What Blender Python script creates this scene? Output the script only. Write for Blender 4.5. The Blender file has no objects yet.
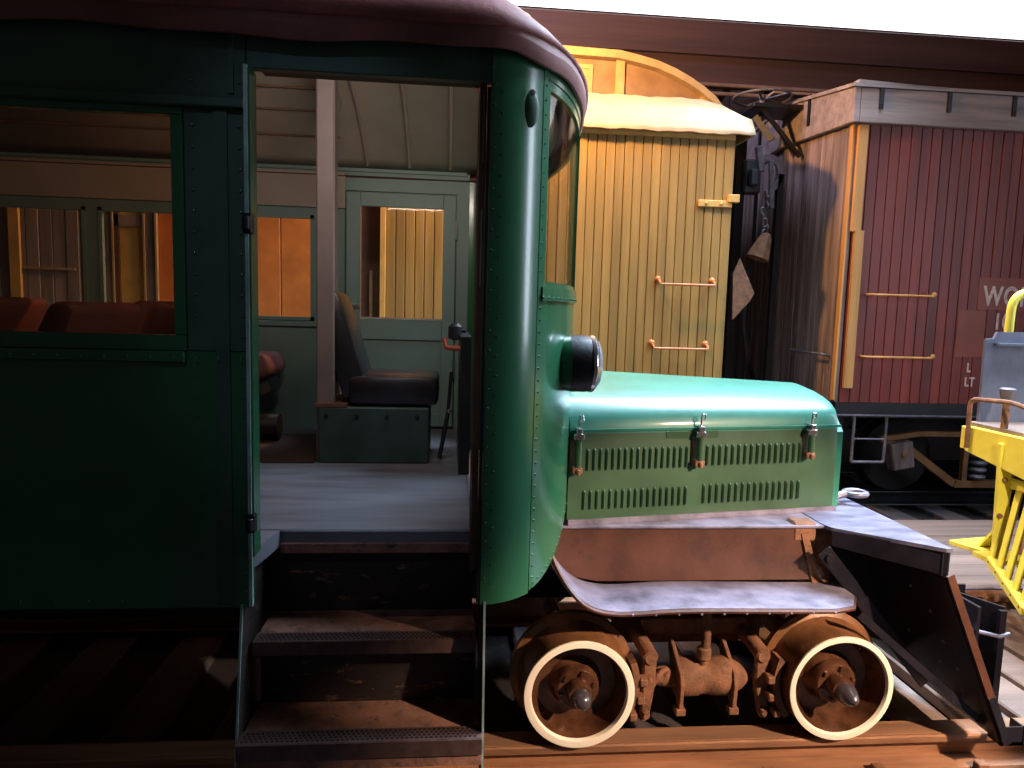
import bpy, bmesh, math, random
from mathutils import Vector, Matrix
random.seed(7)
PI = math.pi
S = bpy.context.scene
COL = S.collection

# ------------------------------------------------------------------ camera
def make_camera():
    cd = bpy.data.cameras.new('camera'); co = bpy.data.objects.new('camera', cd); COL.objects.link(co)
    yaw, pitch, roll = math.radians(5.3), math.radians(6.0), math.radians(1.6)
    F = Vector((math.sin(yaw)*math.cos(pitch), math.cos(yaw)*math.cos(pitch), -math.sin(pitch)))
    R0 = Vector((math.cos(yaw), -math.sin(yaw), 0)); U0 = R0.cross(F)
    R = R0*math.cos(roll) + U0*math.sin(roll); U = -R0*math.sin(roll) + U0*math.cos(roll)
    m = Matrix((R, U, -F)).transposed().to_4x4(); m.translation = Vector((0, 0, 1.75))
    co.matrix_world = m
    cd.sensor_width = 36; cd.lens = 700/1024*36; cd.clip_start = 0.05; cd.clip_end = 200
    S.camera = co
make_camera()

# ------------------------------------------------------------------ world, lights, exposure
w = bpy.data.worlds.new('world'); S.world = w; w.use_nodes = True
w.node_tree.nodes['Background'].inputs[0].default_value = (0.85, 0.85, 0.85, 1)
w.node_tree.nodes['Background'].inputs[1].default_value = 0.034
S.view_settings.view_transform = 'Standard'; S.view_settings.look = 'None'
S.view_settings.exposure = 0.0; S.view_settings.gamma = 1.0; S.view_settings.use_curve_mapping = False

def aim(o, loc, tgt):
    o.location = loc
    o.rotation_euler = (Vector(tgt)-Vector(loc)).to_track_quat('-Z', 'Y').to_euler()
def lamp(kind, name, loc, tgt, energy, color, **k):
    d = bpy.data.lights.new(name, kind); d.energy = energy; d.color = color
    for a, b in k.items(): setattr(d, a, b)
    o = bpy.data.objects.new(name, d); COL.objects.link(o); aim(o, loc, tgt); return o
# sodium shed lamp hanging between the railbus and the cars behind it
lamp('POINT', 'sodium_lamp_light', (.74, 5.62, 4.22), (0, 0, 0), 520, (1.0, .53, .18), shadow_soft_size=.07)
# warm flood lamp standing ahead of the railbus, low beam on the running gear
lamp('SPOT', 'flood_lamp_light', (3.5, -.1, 2.7), (1.05, 2.7, -.05), 1600, (1.0, .72, .52), shadow_soft_size=.05, spot_size=math.radians(37), spot_blend=.45)
# added fill spot, brightens the yellow work car and ground before the plow
lamp('SPOT', 'work_car_fill_light', (2.0, -.6, 3.3), (3.2, 3.3, .7), 850, (1.0, .86, .66), shadow_soft_size=.05, spot_size=math.radians(24), spot_blend=.4)
# daylight falling through the roof opening over the railbus nose
lamp('AREA', 'roof_opening_daylight', (3.6, 4.3, 5.6), (1.9, 3.2, 1.2), 620, (.60, .78, 1.0), shape='RECTANGLE', size=3.6, size_y=2.6, spread=math.radians(108))
# daylight from the open end of the shed on the right
lamp('AREA', 'shed_end_daylight', (7.0, 1.85, 2.9), (.6, 2.4, 1.7), 150, (.75, .84, 1.0), shape='RECTANGLE', size=.9, size_y=3.2)
# added cool area light that brightens the grey boxcar end at the gap
lamp('AREA', 'gap_fill_light', (-.6, 7.2, 6.9), (3.6, 7.4, 2.4), 210, (.66, .68, 1.0), shape='RECTANGLE', size=1.4, size_y=1.4)
# beam of daylight that reaches the vestibule floor through the doorway
lamp('SPOT', 'doorway_daylight', (-1.0, -1.2, 5.0), (-.22, 3.12, .96), 90, (.6, .68, 1.0), shadow_soft_size=.12, spot_size=math.radians(15), spot_blend=.5)
# added, unseen fill lights brightening the interior, above the door header and aisle
lamp('AREA', 'cab_fill_light', (-.22, 2.56, 2.69), (-.25, 4.6, 2.35), 11, (1.0, .86, .74), shape='RECTANGLE', size=.7, size_y=.1)
lamp('AREA', 'saloon_fill_light', (-1.7, 2.56, 2.69), (-1.7, 4.6, 2.3), 2.2, (1.0, .72, .52), shape='RECTANGLE', size=1.2, size_y=.1)

# ------------------------------------------------------------------ materials
def nt(name):
    m = bpy.data.materials.new(name); m.use_nodes = True
    return m, m.node_tree, m.node_tree.nodes['Principled BSDF']
def pos_noise(t, scale, sc=(1, 1, 1), detail=4, rough=.6):
    g = t.nodes.new('ShaderNodeNewGeometry'); mp = t.nodes.new('ShaderNodeMapping'); mp.inputs['Scale'].default_value = sc
    n = t.nodes.new('ShaderNodeTexNoise'); n.inputs['Scale'].default_value = scale; n.inputs['Detail'].default_value = detail
    n.inputs['Roughness'].default_value = rough
    t.links.new(g.outputs['Position'], mp.inputs[0]); t.links.new(mp.outputs[0], n.inputs['Vector'])
    return n
def ramp(t, src, stops):
    r = t.nodes.new('ShaderNodeValToRGB'); e = r.color_ramp.elements
    while len(e) < len(stops): e.new(.5)
    for i, (p, c) in enumerate(stops):
        e[i].position = p; e[i].color = (*c, 1) if len(c) == 3 else c
    t.links.new(src, r.inputs[0]); return r
def mat(name, c, rough=.5, metal=0, var=.25, scale=6, sc=(1, 1, 1), bump=0, bscale=60, dirt=None, dirt_amt=.6, spec=.5, coat=0, rand=0):
    m, t, b = nt(name)
    n = pos_noise(t, scale, sc)
    lo = tuple(x*(1-var) for x in c); hi = tuple(min(1, x*(1+var)) for x in c)
    r = ramp(t, n.outputs[0], [(.3, lo), (.7, hi)]); out = r.outputs[0]
    if dirt:
        n2 = pos_noise(t, scale*1.7, sc, 6, .7); r2 = ramp(t, n2.outputs[0], [(dirt_amt, (0, 0, 0)), (min(1, dirt_amt+.14), (1, 1, 1))])
        mx = t.nodes.new('ShaderNodeMixRGB'); t.links.new(r2.outputs[0], mx.inputs[0]); t.links.new(out, mx.inputs[1]); mx.inputs[2].default_value = (*dirt, 1); out = mx.outputs[0]
    if rand:
        oi = t.nodes.new('ShaderNodeObjectInfo'); hs = t.nodes.new('ShaderNodeHueSaturation'); mr = t.nodes.new('ShaderNodeMapRange')
        mr.inputs[3].default_value = 1-rand; mr.inputs[4].default_value = 1+rand
        t.links.new(oi.outputs['Random'], mr.inputs[0]); t.links.new(mr.outputs[0], hs.inputs['Value']); t.links.new(out, hs.inputs['Color']); out = hs.outputs[0]
    t.links.new(out, b.inputs['Base Color'])
    b.inputs['Roughness'].default_value = rough; b.inputs['Metallic'].default_value = metal
    b.inputs['Specular IOR Level'].default_value = spec
    if coat: b.inputs['Coat Weight'].default_value = coat; b.inputs['Coat Roughness'].default_value = .12
    if bump:
        n3 = pos_noise(t, bscale, sc, 5, .65); bp = t.nodes.new('ShaderNodeBump'); bp.inputs['Strength'].default_value = bump; bp.inputs['Distance'].default_value = .01
        t.links.new(n3.outputs[0], bp.inputs['Height']); t.links.new(bp.outputs[0], b.inputs['Normal'])
    return m
def glassy(name, tint, refl=1.0, rough=.03):
    m = bpy.data.materials.new(name); m.use_nodes = True; t = m.node_tree; t.nodes.clear()
    o = t.nodes.new('ShaderNodeOutputMaterial'); mx = t.nodes.new('ShaderNodeMixShader'); tr = t.nodes.new('ShaderNodeBsdfTransparent')
    gl = t.nodes.new('ShaderNodeBsdfGlossy'); fr = t.nodes.new('ShaderNodeFresnel')
    tr.inputs[0].default_value = (*tint, 1); gl.inputs['Roughness'].default_value = rough; gl.inputs[0].default_value = (1, 1, 1, 1)
    mu = t.nodes.new('ShaderNodeMath'); mu.operation = 'MULTIPLY'; mu.inputs[1].default_value = refl; t.links.new(fr.outputs[0], mu.inputs[0])
    t.links.new(mu.outputs[0], mx.inputs[0]); t.links.new(tr.outputs[0], mx.inputs[1]); t.links.new(gl.outputs[0], mx.inputs[2]); t.links.new(mx.outputs[0], o.inputs[0])
    return m
def emis(name, c, s):
    m, t, b = nt(name); b.inputs['Base Color'].default_value = (*c, 1); b.inputs['Emission Color'].default_value = (*c, 1); b.inputs['Emission Strength'].default_value = s
    return m

V = (1, 1, .06)      # grain along z
HX = (.06, 1, 1)     # grain along x
HY = (1, .06, 1)
M_ = dict(
 green=mat('green_enamel', (.018, .098, .042), .24, var=.12, scale=3, bump=.06, bscale=9, coat=.3),
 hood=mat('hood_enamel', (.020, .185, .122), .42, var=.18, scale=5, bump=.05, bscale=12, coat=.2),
 hoodside=mat('shaded_hood_enamel', (.036, .085, .040), .4, var=.2, scale=5, bump=.05, bscale=12, dirt=(.07, .08, .045), dirt_amt=.66),  # same enamel as the hood, its dim warm side light put into the colour
 darkgreen=mat('dark_green_paint', (.034, .085, .05), .4, var=.2),
 teal=mat('interior_teal_paint', (.13, .20, .18), .5, var=.1, scale=3),
 cream=mat('interior_cream_board', (.30, .235, .19), .6, var=.1, scale=4),
 post=mat('partition_post_paint', (.16, .12, .12), .5, var=.15),
 roof=mat('roof_canvas_maroon', (.27, .08, .07), .7, var=.25, scale=8, bump=.3, bscale=40),
 gutter=mat('roof_edge_maroon', (.23, .075, .065), .7, var=.25),
 floor=mat('vestibule_floor_lino', (.13, .13, .15), .35, var=.3, scale=5, sc=(.5, 3, 1)),
 brownfloor=mat('dark_brown_floor_sheet', (.035, .018, .014), .6),
 tread=mat('worn_step_board', (.25, .12, .085), .7, var=.45, scale=9, bump=.4, dirt=(.05, .03, .025), dirt_amt=.55),
 riser=mat('scuffed_step_riser', (.018, .011, .010), .6, var=.4, scale=10, sc=(.6, 1, 1.6), dirt=(.34, .18, .09), dirt_amt=.60, bump=.3),
 grate=mat('perforated_step_plate', (.13, .075, .065), .45, metal=.5, var=.3, scale=20),
 leather=mat('black_leather', (.012, .010, .012), .3, var=.3, bump=.15, bscale=50, spec=.6),
 maroon=mat('maroon_upholstery', (.09, .018, .012), .7, var=.2),
 box=mat('seat_box_dark_green', (.022, .045, .038), .5, var=.3),
 black=mat('black_iron', (.012, .011, .014), .45, metal=.3, var=.4, bump=.2),
 shadeiron=mat('shaded_iron', (.006, .005, .006), .8),  # darker copy of the black iron, underbody shade put into the colour
 plow=mat('black_plow_paint', (.014, .011, .016), .33, var=.5, scale=7, bump=.15, bscale=30, dirt=(.16, .13, .18), dirt_amt=.74),
 plowtop=mat('worn_plow_top_plate', (.14, .13, .19), .42, metal=.1, var=.5, scale=9, sc=(.6, 2, 1), bump=.2),
 steel=mat('worn_grey_running_board', (.19, .17, .225), .40, metal=.1, var=.5, scale=9, bump=.15, dirt=(.08, .05, .05), dirt_amt=.66),
 rust=mat('rusty_iron', (.20, .085, .04), .75, var=.45, scale=14, bump=.5, bscale=70, dirt=(.07, .03, .02), dirt_amt=.58),
 wheelrust=mat('brown_oiled_wheel', (.20, .085, .035), .38, metal=.15, var=.4, scale=10, bump=.2),
 wheelface=mat('oily_wheel_dish', (.11, .045, .022), .22, metal=.3, var=.5, scale=12, bump=.15, dirt=(.16, .07, .03), dirt_amt=.6),
 white=mat('white_painted_rim', (.90, .78, .62), .5, var=.06),
 hub=mat('greasy_grey_hub', (.10, .08, .09), .25, metal=.5, var=.3),
 apron=mat('brown_frame_apron', (.085, .032, .018), .45, var=.4, scale=5, bump=.15, dirt=(.03, .02, .02), dirt_amt=.6),
 rail=mat('rusted_rail', (.30, .14, .07), .6, metal=.2, var=.35, scale=7, sc=(.3, 2, 2), bump=.3, bscale=40),
 railtop=mat('rail_running_surface', (.36, .19, .11), .45, metal=.4, var=.3, scale=6, sc=(.2, 2, 1)),
 tie=mat('creosoted_tie', (.055, .043, .045), .8, var=.5, scale=8, sc=HY, bump=.6, rand=.25),
 ballast=mat('dark_shed_dirt', (.014, .010, .012), .9, var=.5, scale=12, bump=.6),
 deck=mat('worn_deck_plank', (.23, .155, .12), .8, var=.35, scale=7, sc=HX, bump=.5, rand=.18),
 yellow=mat('ochre_car_plank', (.26, .155, .040), .5, var=.28, scale=9, sc=V, bump=.4, bscale=30, dirt=(.42, .28, .12), dirt_amt=.66, rand=.10),
 yellowtrim=mat('ochre_car_paint', (.50, .30, .08), .5, var=.15, bump=.2),
 orange=mat('orange_tan_panel', (.50, .165, .035), .5, var=.22, scale=5, dirt=(.65, .35, .12), dirt_amt=.68),
 brown=mat('dark_brown_board', (.10, .045, .022), .6, var=.3),
 canvas=mat('pale_roof_canvas', (.34, .235, .125), .55, var=.15, scale=4, bump=.3, bscale=10),
 clere=mat('brown_clerestory_paint', (.22, .135, .08), .5, var=.25, scale=5),
 mould=mat('tan_arch_moulding', (.36, .25, .13), .5, var=.2),
 grab=mat('rusty_orange_grab_iron', (.45, .16, .05), .5, var=.3),
 red=mat('oxide_red_plank', (.15, .017, .011), .5, var=.35, scale=8, sc=V, bump=.4, bscale=30, dirt=(.24, .07, .05), dirt_amt=.74, rand=.16),
 redpatch=mat('fresh_oxide_patch', (.20, .035, .014), .5, var=.15),
 weather=mat('weathered_grey_plank', (.20, .14, .13), .75, var=.6, scale=11, sc=V, bump=.6, bscale=40, dirt=(.50, .40, .37), dirt_amt=.58, rand=.35),
 fascia=mat('weathered_fascia_board', (.25, .19, .18), .7, var=.4, scale=9, sc=HX, bump=.5, bscale=30),
 batten=mat('tan_corner_batten', (.50, .24, .07), .6, var=.3, scale=8, sc=V, bump=.3),
 greyplank=mat('grey_brown_old_plank', (.22, .17, .14), .7, var=.4, scale=9, sc=V, bump=.3, rand=.2),
 letter=mat('faded_white_lettering', (.55, .42, .40), .7, var=.3, scale=30),
 handyellow=mat('bright_yellow_paint', (.92, .76, .09), .42, var=.12, scale=6, dirt=(.5, .4, .12), dirt_amt=.72),
 greypanel=mat('blue_grey_steel_plate', (.13, .14, .19), .5, metal=.1, var=.25, scale=5),
 shed=mat('dark_shed_board', (.045, .018, .014), .8, var=.4, rand=.2),
 beam=mat('shed_beam_timber', (.065, .032, .032), .75, var=.35, scale=4, sc=HX, bump=.4),
 pipe=mat('conduit_pipe', (.30, .20, .19), .5, metal=.3),
 chrome=mat('dull_chrome', (.6, .56, .56), .2, metal=.9, var=.2, scale=15),
 lens=mat('headlight_lens', (.55, .52, .55), .12, metal=.6, var=.2),
 truck=mat('faded_orange_truck_paint', (.17, .075, .02), .6, var=.4),
 gear=mat('grey_brake_iron', (.13, .115, .14), .5, metal=.3, var=.4, scale=12),
 redgrip=mat('red_brown_grip', (.30, .06, .03), .5),
 gloss_win=glassy('window_glass', (.86, .74, .63), .45),
 clearglass=glassy('clear_window_glass', (.95, .95, .94), .15),
 strip=mat('door_edge_aluminium', (.30, .42, .40), .35, metal=.4, var=.5, scale=20, sc=(1, 1, .3)),
 skylight=emis('daylit_translucent_roof_sheet', (.93, .92, 1.0), 2.2),
)

# ------------------------------------------------------------------ mesh helpers
ORG = {}
class MB:
    def __init__(s): s.v = []; s.f = []
    def add(s, vs, fs):
        b = len(s.v); s.v += [Vector(p) for p in vs]; s.f += [tuple(b+i for i in f) for f in fs]; return s
    def box(s, x0, x1, y0, y1, z0, z1):
        return s.add([(x0,y0,z0),(x1,y0,z0),(x1,y1,z0),(x0,y1,z0),(x0,y0,z1),(x1,y0,z1),(x1,y1,z1),(x0,y1,z1)],
                     [(0,3,2,1),(4,5,6,7),(0,1,5,4),(1,2,6,5),(2,3,7,6),(3,0,4,7)])
    def hexa(s, p):  # 8 points: bottom ring, top ring
        return s.add(p, [(0,3,2,1),(4,5,6,7),(0,1,5,4),(1,2,6,5),(2,3,7,6),(3,0,4,7)])
    def beam(s, a, b, wd, ht, up=(0, 0, 1)):
        a, b = Vector(a), Vector(b); d = (b-a).normalized(); u = Vector(up)
        if abs(d.dot(u)) > .98: u = Vector((0, 1, 0))
        r = d.cross(u).normalized(); u = r.cross(d).normalized(); r *= wd/2; u *= ht/2
        return s.hexa([a-r-u, a+r-u, b+r-u, b-r-u, a-r+u, a+r+u, b+r+u, b-r+u])
    def prism(s, pts, ext):  # polygon (3D points) extruded by vector
        n = len(pts); e = Vector(ext); P = [Vector(p) for p in pts]
        return s.add(P+[p+e for p in P], [tuple(range(n))[::-1], tuple(range(n, 2*n))]+[(i, (i+1) % n, n+(i+1) % n, n+i) for i in range(n)])
    def cyl(s, a, b, r, r2=None, n=16):
        r2 = r if r2 is None else r2
        a, b = Vector(a), Vector(b); d = (b-a).normalized(); u = Vector((0, 0, 1)) if abs(d.z) < .9 else Vector((1, 0, 0))
        x = d.cross(u).normalized(); y = d.cross(x)
        vs = [a+(x*math.cos(2*PI*i/n)+y*math.sin(2*PI*i/n))*r for i in range(n)]+[b+(x*math.cos(2*PI*i/n)+y*math.sin(2*PI*i/n))*r2 for i in range(n)]
        return s.add(vs, [tuple(range(n)), tuple(range(2*n-1, n-1, -1))]+[(i, n+i, n+(i+1) % n, (i+1) % n) for i in range(n)])
    def tube(s, pts, r, n=8):
        P = [Vector(p) for p in pts]; rings = []
        prev = None
        for i, p in enumerate(P):
            d = (P[min(i+1, len(P)-1)]-P[max(i-1, 0)]).normalized()
            if prev is None:
                u = Vector((0, 0, 1)) if abs(d.z) < .9 else Vector((1, 0, 0)); x = d.cross(u).normalized()
            else: x = (prev-d*prev.dot(d)).normalized()
            prev = x; y = d.cross(x); rings.append([p+(x*math.cos(2*PI*k/n)+y*math.sin(2*PI*k/n))*r for k in range(n)])
        vs = [q for rg in rings for q in rg]; fs = []
        for i in range(len(P)-1):
            for k in range(n): fs.append((i*n+k, (i+1)*n+k, (i+1)*n+(k+1) % n, i*n+(k+1) % n))
        L = (len(P)-1)*n
        fs += [tuple(range(n)), tuple(L+k for k in range(n))[::-1]]
        return s.add(vs, fs)
    def lathe(s, c, axis, prof, n=40, cap=True):  # prof: (distance along axis, radius)
        c = Vector(c); d = Vector(axis).normalized(); u = Vector((0, 0, 1)) if abs(d.z) < .9 else Vector((1, 0, 0))
        x = d.cross(u).normalized(); y = d.cross(x); vs = []; fs = []
        for a, r in prof:
            for k in range(n): vs.append(c+d*a+(x*math.cos(2*PI*k/n)+y*math.sin(2*PI*k/n))*max(r, 1e-4))
        for i in range(len(prof)-1):
            for k in range(n): fs.append((i*n+k, (i+1)*n+k, (i+1)*n+(k+1) % n, i*n+(k+1) % n))
        if cap: fs += [tuple(range(n)), tuple((len(prof)-1)*n+k for k in range(n))[::-1]]
        return s.add(vs, fs)
    def grid(s, fn, nu, nv, thick=None):
        vs = [fn(i/nu, j/nv) for i in range(nu+1) for j in range(nv+1)]
        fs = [(i*(nv+1)+j, (i+1)*(nv+1)+j, (i+1)*(nv+1)+j+1, i*(nv+1)+j+1) for i in range(nu) for j in range(nv)]
        return s.add(vs, fs)
    def build(s, name, m, parent=None, smooth=False, bevel=0, solid=0, origin=None):
        me = bpy.data.meshes.new(name)
        lo = Vector([min(v[i] for v in s.v) for i in range(3)]); hi = Vector([max(v[i] for v in s.v) for i in range(3)])
        org = Vector(origin) if origin else Vector(((lo.x+hi.x)/2, (lo.y+hi.y)/2, lo.z))
        me.from_pydata([v-org for v in s.v], [], s.f); me.update()
        bm = bmesh.new(); bm.from_mesh(me); bmesh.ops.recalc_face_normals(bm, faces=bm.faces)
        if bevel:
            es = [e for e in bm.edges if len(e.link_faces) == 2 and e.calc_face_angle(0) > .6]
            bmesh.ops.bevel(bm, geom=es, offset=bevel, segments=1 if not smooth else 2, profile=.5, affect='EDGES', clamp_overlap=True)
        bm.to_mesh(me); bm.free()
        o = bpy.data.objects.new(name, me); COL.objects.link(o); me.materials.append(M_[m] if isinstance(m, str) else m)
        if smooth:
            for p in me.polygons: p.use_smooth = True
            try: me.set_sharp_from_angle(angle=math.radians(38))
            except Exception: pass
        if solid:
            md = o.modifiers.new('solid', 'SOLIDIFY'); md.thickness = solid; md.offset = 0
        put(o, org, parent); return o
def put(o, org, parent):
    ORG[o.name] = Vector(org)
    if parent: o.parent = parent; o.location = Vector(org)-ORG[parent.name]
    else: o.location = org
def empty(name, loc, parent=None):
    o = bpy.data.objects.new(name, None); COL.objects.link(o); o.empty_display_size = .2; put(o, Vector(loc), parent); return o
def tag(o, label=None, cat=None, group=None, kind=None):
    if label: o['label'] = label
    if cat: o['category'] = cat
    if group: o['group'] = group
    if kind: o['kind'] = kind
    return o
def inst(o, d, parent=None):   # copy of one mesh object, sharing data, displaced by d
    c = o.copy(); COL.objects.link(c); ORG[c.name] = ORG[o.name]+Vector(d)
    if parent or o.parent:
        c.parent = parent or o.parent; c.location = ORG[c.name]-ORG[c.parent.name]
    else: c.location = ORG[c.name]
    return c
def rounded(pts, r=.05, n=5):  # polyline with rounded corners
    P = [Vector(p) for p in pts]; out = [P[0]]
    for i in range(1, len(P)-1):
        a = (P[i-1]-P[i]); b = (P[i+1]-P[i]); rr = min(r, a.length*.45, b.length*.45)
        p0 = P[i]+a.normalized()*rr; p1 = P[i]+b.normalized()*rr
        for k in range(n+1):
            t = k/n; out.append(p0*(1-t)**2+P[i]*2*t*(1-t)+p1*t*t)
    return out+[P[-1]]

# ================================================================== SETTING
def setting():
    tag(MB().box(-9, 13, -4, 13, -.32, -.19).build('floor', 'ballast'), kind='structure')
    # back wall of the shed: separate boards within view
    bw = tag(MB().box(-9, 13, 12.1, 12.25, -.19, 8.2).build('wall_back', 'shed'), kind='structure')
    b = MB().box(0, .27, 12.04, 12.10, 0, 7.6).build('board', 'shed', bw, origin=(0, 12.07, 0)); b.location.x = 2.2-ORG[bw.name].x; ORG[b.name].x = 2.2
    for i in range(1, 34): inst(b, (i*.28, 0, 0), bw)
    # roof: solid slab with open span above the nose (daylight) and the daylit sheet at the back
    tag(MB().box(-9, 1.6, -4, 12.1, 7.3, 7.45).build('ceiling', 'shed'), kind='structure')
    # eave beam in front of the sheet, seen along the top of the picture
    bm = tag(MB().prism([(-9, 8.5, 4.86), (-9, 8.5, 5.24), (-9, 8.62, 5.30), (-9, 8.85, 5.30), (-9, 8.85, 4.86)], (22, 0, 0)).build('trim_1', 'beam'), kind='structure')
    MB().box(-9, 13, 8.56, 8.8, 4.56, 4.86).build('lower_beam', 'beam', bm)
    tag(MB().prism([(-9, 8.60, 5.31), (-9, 9.3, 6.3), (-9, 9.3, 6.34), (-9, 8.55, 5.35)], (22, 0, 0)).build('window_1', 'skylight'), kind='structure')
    # rafters sloping down behind the beam
    r0 = tag(MB().beam((0, 8.78, 4.78), (.0, 12.06, 4.02), .09, .16).build('rafter', 'beam'), 'reddish brown sloping rafter in the dark behind the wooden boxcar roof', 'rafter', 'sloping rafters behind the cars')
    r0.location.x = 2.4; ORG[r0.name].x = 2.4
    for i in range(1, 12): inst(r0, (i*.55, 0, 0))
    for i, (z, nm) in enumerate(((4.50, 'upper'), (4.40, 'lower'))):
        tag(MB().cyl((1.5, 8.45, z), (11, 8.45, z), .022).build('conduit_pipe', 'pipe'), '%s of two thin pipes running under the roof beam' % nm, 'pipe', 'pipes under the roof beam')

def rail(yc, x0, x1, label, group=None, m='rail'):
    w = .036
    pr = [(-.035, 0), (-.037, -.008), (-.035, -.034), (-.011, -.045), (-.009, -.11), (-.062, -.122), (-.065, -.135), (.065, -.135), (.062, -.122), (.009, -.11), (.011, -.045), (.035, -.034), (.037, -.008), (.035, 0)]
    o = MB().prism([(x0, yc+a*1.5, z) for a, z in pr], (x1-x0, 0, 0)).build('rail', m)
    tag(o, label, 'rail', group); return o

def track():
    n1 = rail(2.69, -5, 5.2, 'rusty rail under the near wheels of the green railbus')
    MB().box(-5, 5.2, 2.648, 2.732, -.001, .0015).build('running_surface', 'railtop', n1)
    n2 = rail(4.10, -5, 6.5, 'rusty rail on the far side of the green railbus, beside the deck')
    for yc, nm in ((6.75, 'near'), (8.2, 'far')):
        rail(yc, -9, 9, '%s rail beneath the wooden boxcar and ochre coach' % nm, m='black')
    # ties of the railbus track
    t0 = None; xs = [-3.35+.47*i for i in range(19)]
    for i, x in enumerate(xs):
        if t0 is None:
            t0 = MB().box(x, x+.235, 2.28, 4.5, -.30, -.137).build('railway_tie', 'tie', bevel=.012); o = t0
        else: o = inst(t0, ((x-xs[0]), random.uniform(-.03, .03), 0))
        names = {-1: 'first', -2: 'second', -3: 'third', -4: 'fourth'}
        k_ = math.floor((x+.60)/.47)
        if k_ in names: tag(o, 'dark timber tie in the shade under the body, %s one left of the entrance steps' % names[k_], 'railway tie', 'ties of the railbus track')
        else: tag(o, 'dark creosoted timber tie under the rails, steps or plow of the railbus', 'railway tie', 'ties of the railbus track')
    t1 = None
    for i in range(14):
        if t1 is None:
            t1 = MB().box(0, .24, 6.05, 8.9, -.30, -.137).build('railway_tie', 'tie', bevel=.012, origin=(0, 7.4, -.3)); t1.location.x = -1.2; ORG[t1.name].x = -1.2; o = t1
        else: o = inst(t1, (i*.55, 0, 0))
        tag(o, 'dark timber tie under the boxcar track', 'railway tie', 'ties of the boxcar track')
    # joint bars / spikes on the near rail
    for k, x in enumerate((.38, .83, 1.32, 1.79, 2.25)):
        sp = tag(MB().box(x, x+.05, 2.56, 2.60, -.135, -.09).box(x-.02, x+.07, 2.54, 2.612, -.136, -.124).build('rail_spike', 'rust', bevel=.004), 'rusty spike and plate holding the near rail down on its tie', 'spike', 'rail spikes along the near rail')
    # timber deck between the two tracks
    dk = empty('plank_deck', (5.0, 4.9, -.19)); tag(dk, 'worn brown plank deck between the two tracks', 'deck')
    MB().box(-3, 8.5, 4.56, 5.7, -.19, -.05).build('deck_bearer', 'tie', dk)
    y = 4.2
    p = MB().box(-3, 8.5, y, y+.212, -.05, -.004).build('plank', 'deck', dk, bevel=.006)
    for i in range(1, 7): inst(p, (random.uniform(-.2, .2), i*.218, random.uniform(-.004, .004)), dk)
    MB().box(-3, 8.5, 4.172, 4.196, -.11, .0).build('edge_strip', 'steel', dk)
    # boards laid along between the rails at the right
    bk = empty('crossing_boards', (3.8, 3.4, -.137)); tag(bk, 'tan boards laid across the track in front of the black plow', 'boards')
    b0 = MB().box(2.1, 2.31, 2.80, 3.98, -.120, -.05).build('plank', 'deck', bk, bevel=.008)
    for i, dx in enumerate((-.37, .3, .56, .82, 1.08, 1.34, 1.6)): inst(b0, (dx, 0, random.uniform(-.006, .006)), bk)
    # small iron piece and glove-shaped rag lying near the rail
    g = MB().box(2.0, 2.1, 2.50, 2.57, -.136, -.112)
    for i in range(4): g.beam((2.0, 2.51+.018*i, -.12), (1.945-.006*(i % 2), 2.50+.02*i, -.125), .014, .014)
    g.beam((2.05, 2.5, -.12), (2.02, 2.465, -.122), .016, .014)
    tag(g.build('work_glove', 'gear', bevel=.005), 'dark work glove lying beside the near rail below the plow', 'glove')
    # ties visible in the dark on the ground left get daylight edge strips
    return

# ================================================================== RAILBUS
YN, YF, YC = 2.2, 4.62, 3.41
A, B, XB = .44, 1.21, .12
def bow(th, off=0.0):
    th = math.radians(th)
    return Vector((XB+(A+off)*math.sin(th), YC-(B+off)*math.cos(th), 0))
def wall_curve(t0, t1, z0, z1, off=0.0, thick=.035, n=14):
    """bent wall strip on the bow between two angles; z0/z1 numbers or functions of angle"""
    f0 = z0 if callable(z0) else (lambda a: z0); f1 = z1 if callable(z1) else (lambda a: z1)
    m = MB(); N = n
    vs = []; fs = []
    for i in range(N+1):
        a = t0+(t1-t0)*i/N; o = bow(a, off); q = bow(a, off-thick)
        vs += [(o.x, o.y, f0(a)), (o.x, o.y, f1(a)), (q.x, q.y, f1(a)), (q.x, q.y, f0(a))]
    for i in range(N):
        b = 4*i
        for k in range(4): fs.append((b+k, b+(k+1) % 4, b+4+(k+1) % 4, b+4+k))
    fs += [(0, 3, 2, 1), (4*N, 4*N+1, 4*N+2, 4*N+3)]
    return m.add(vs, fs)

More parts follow.
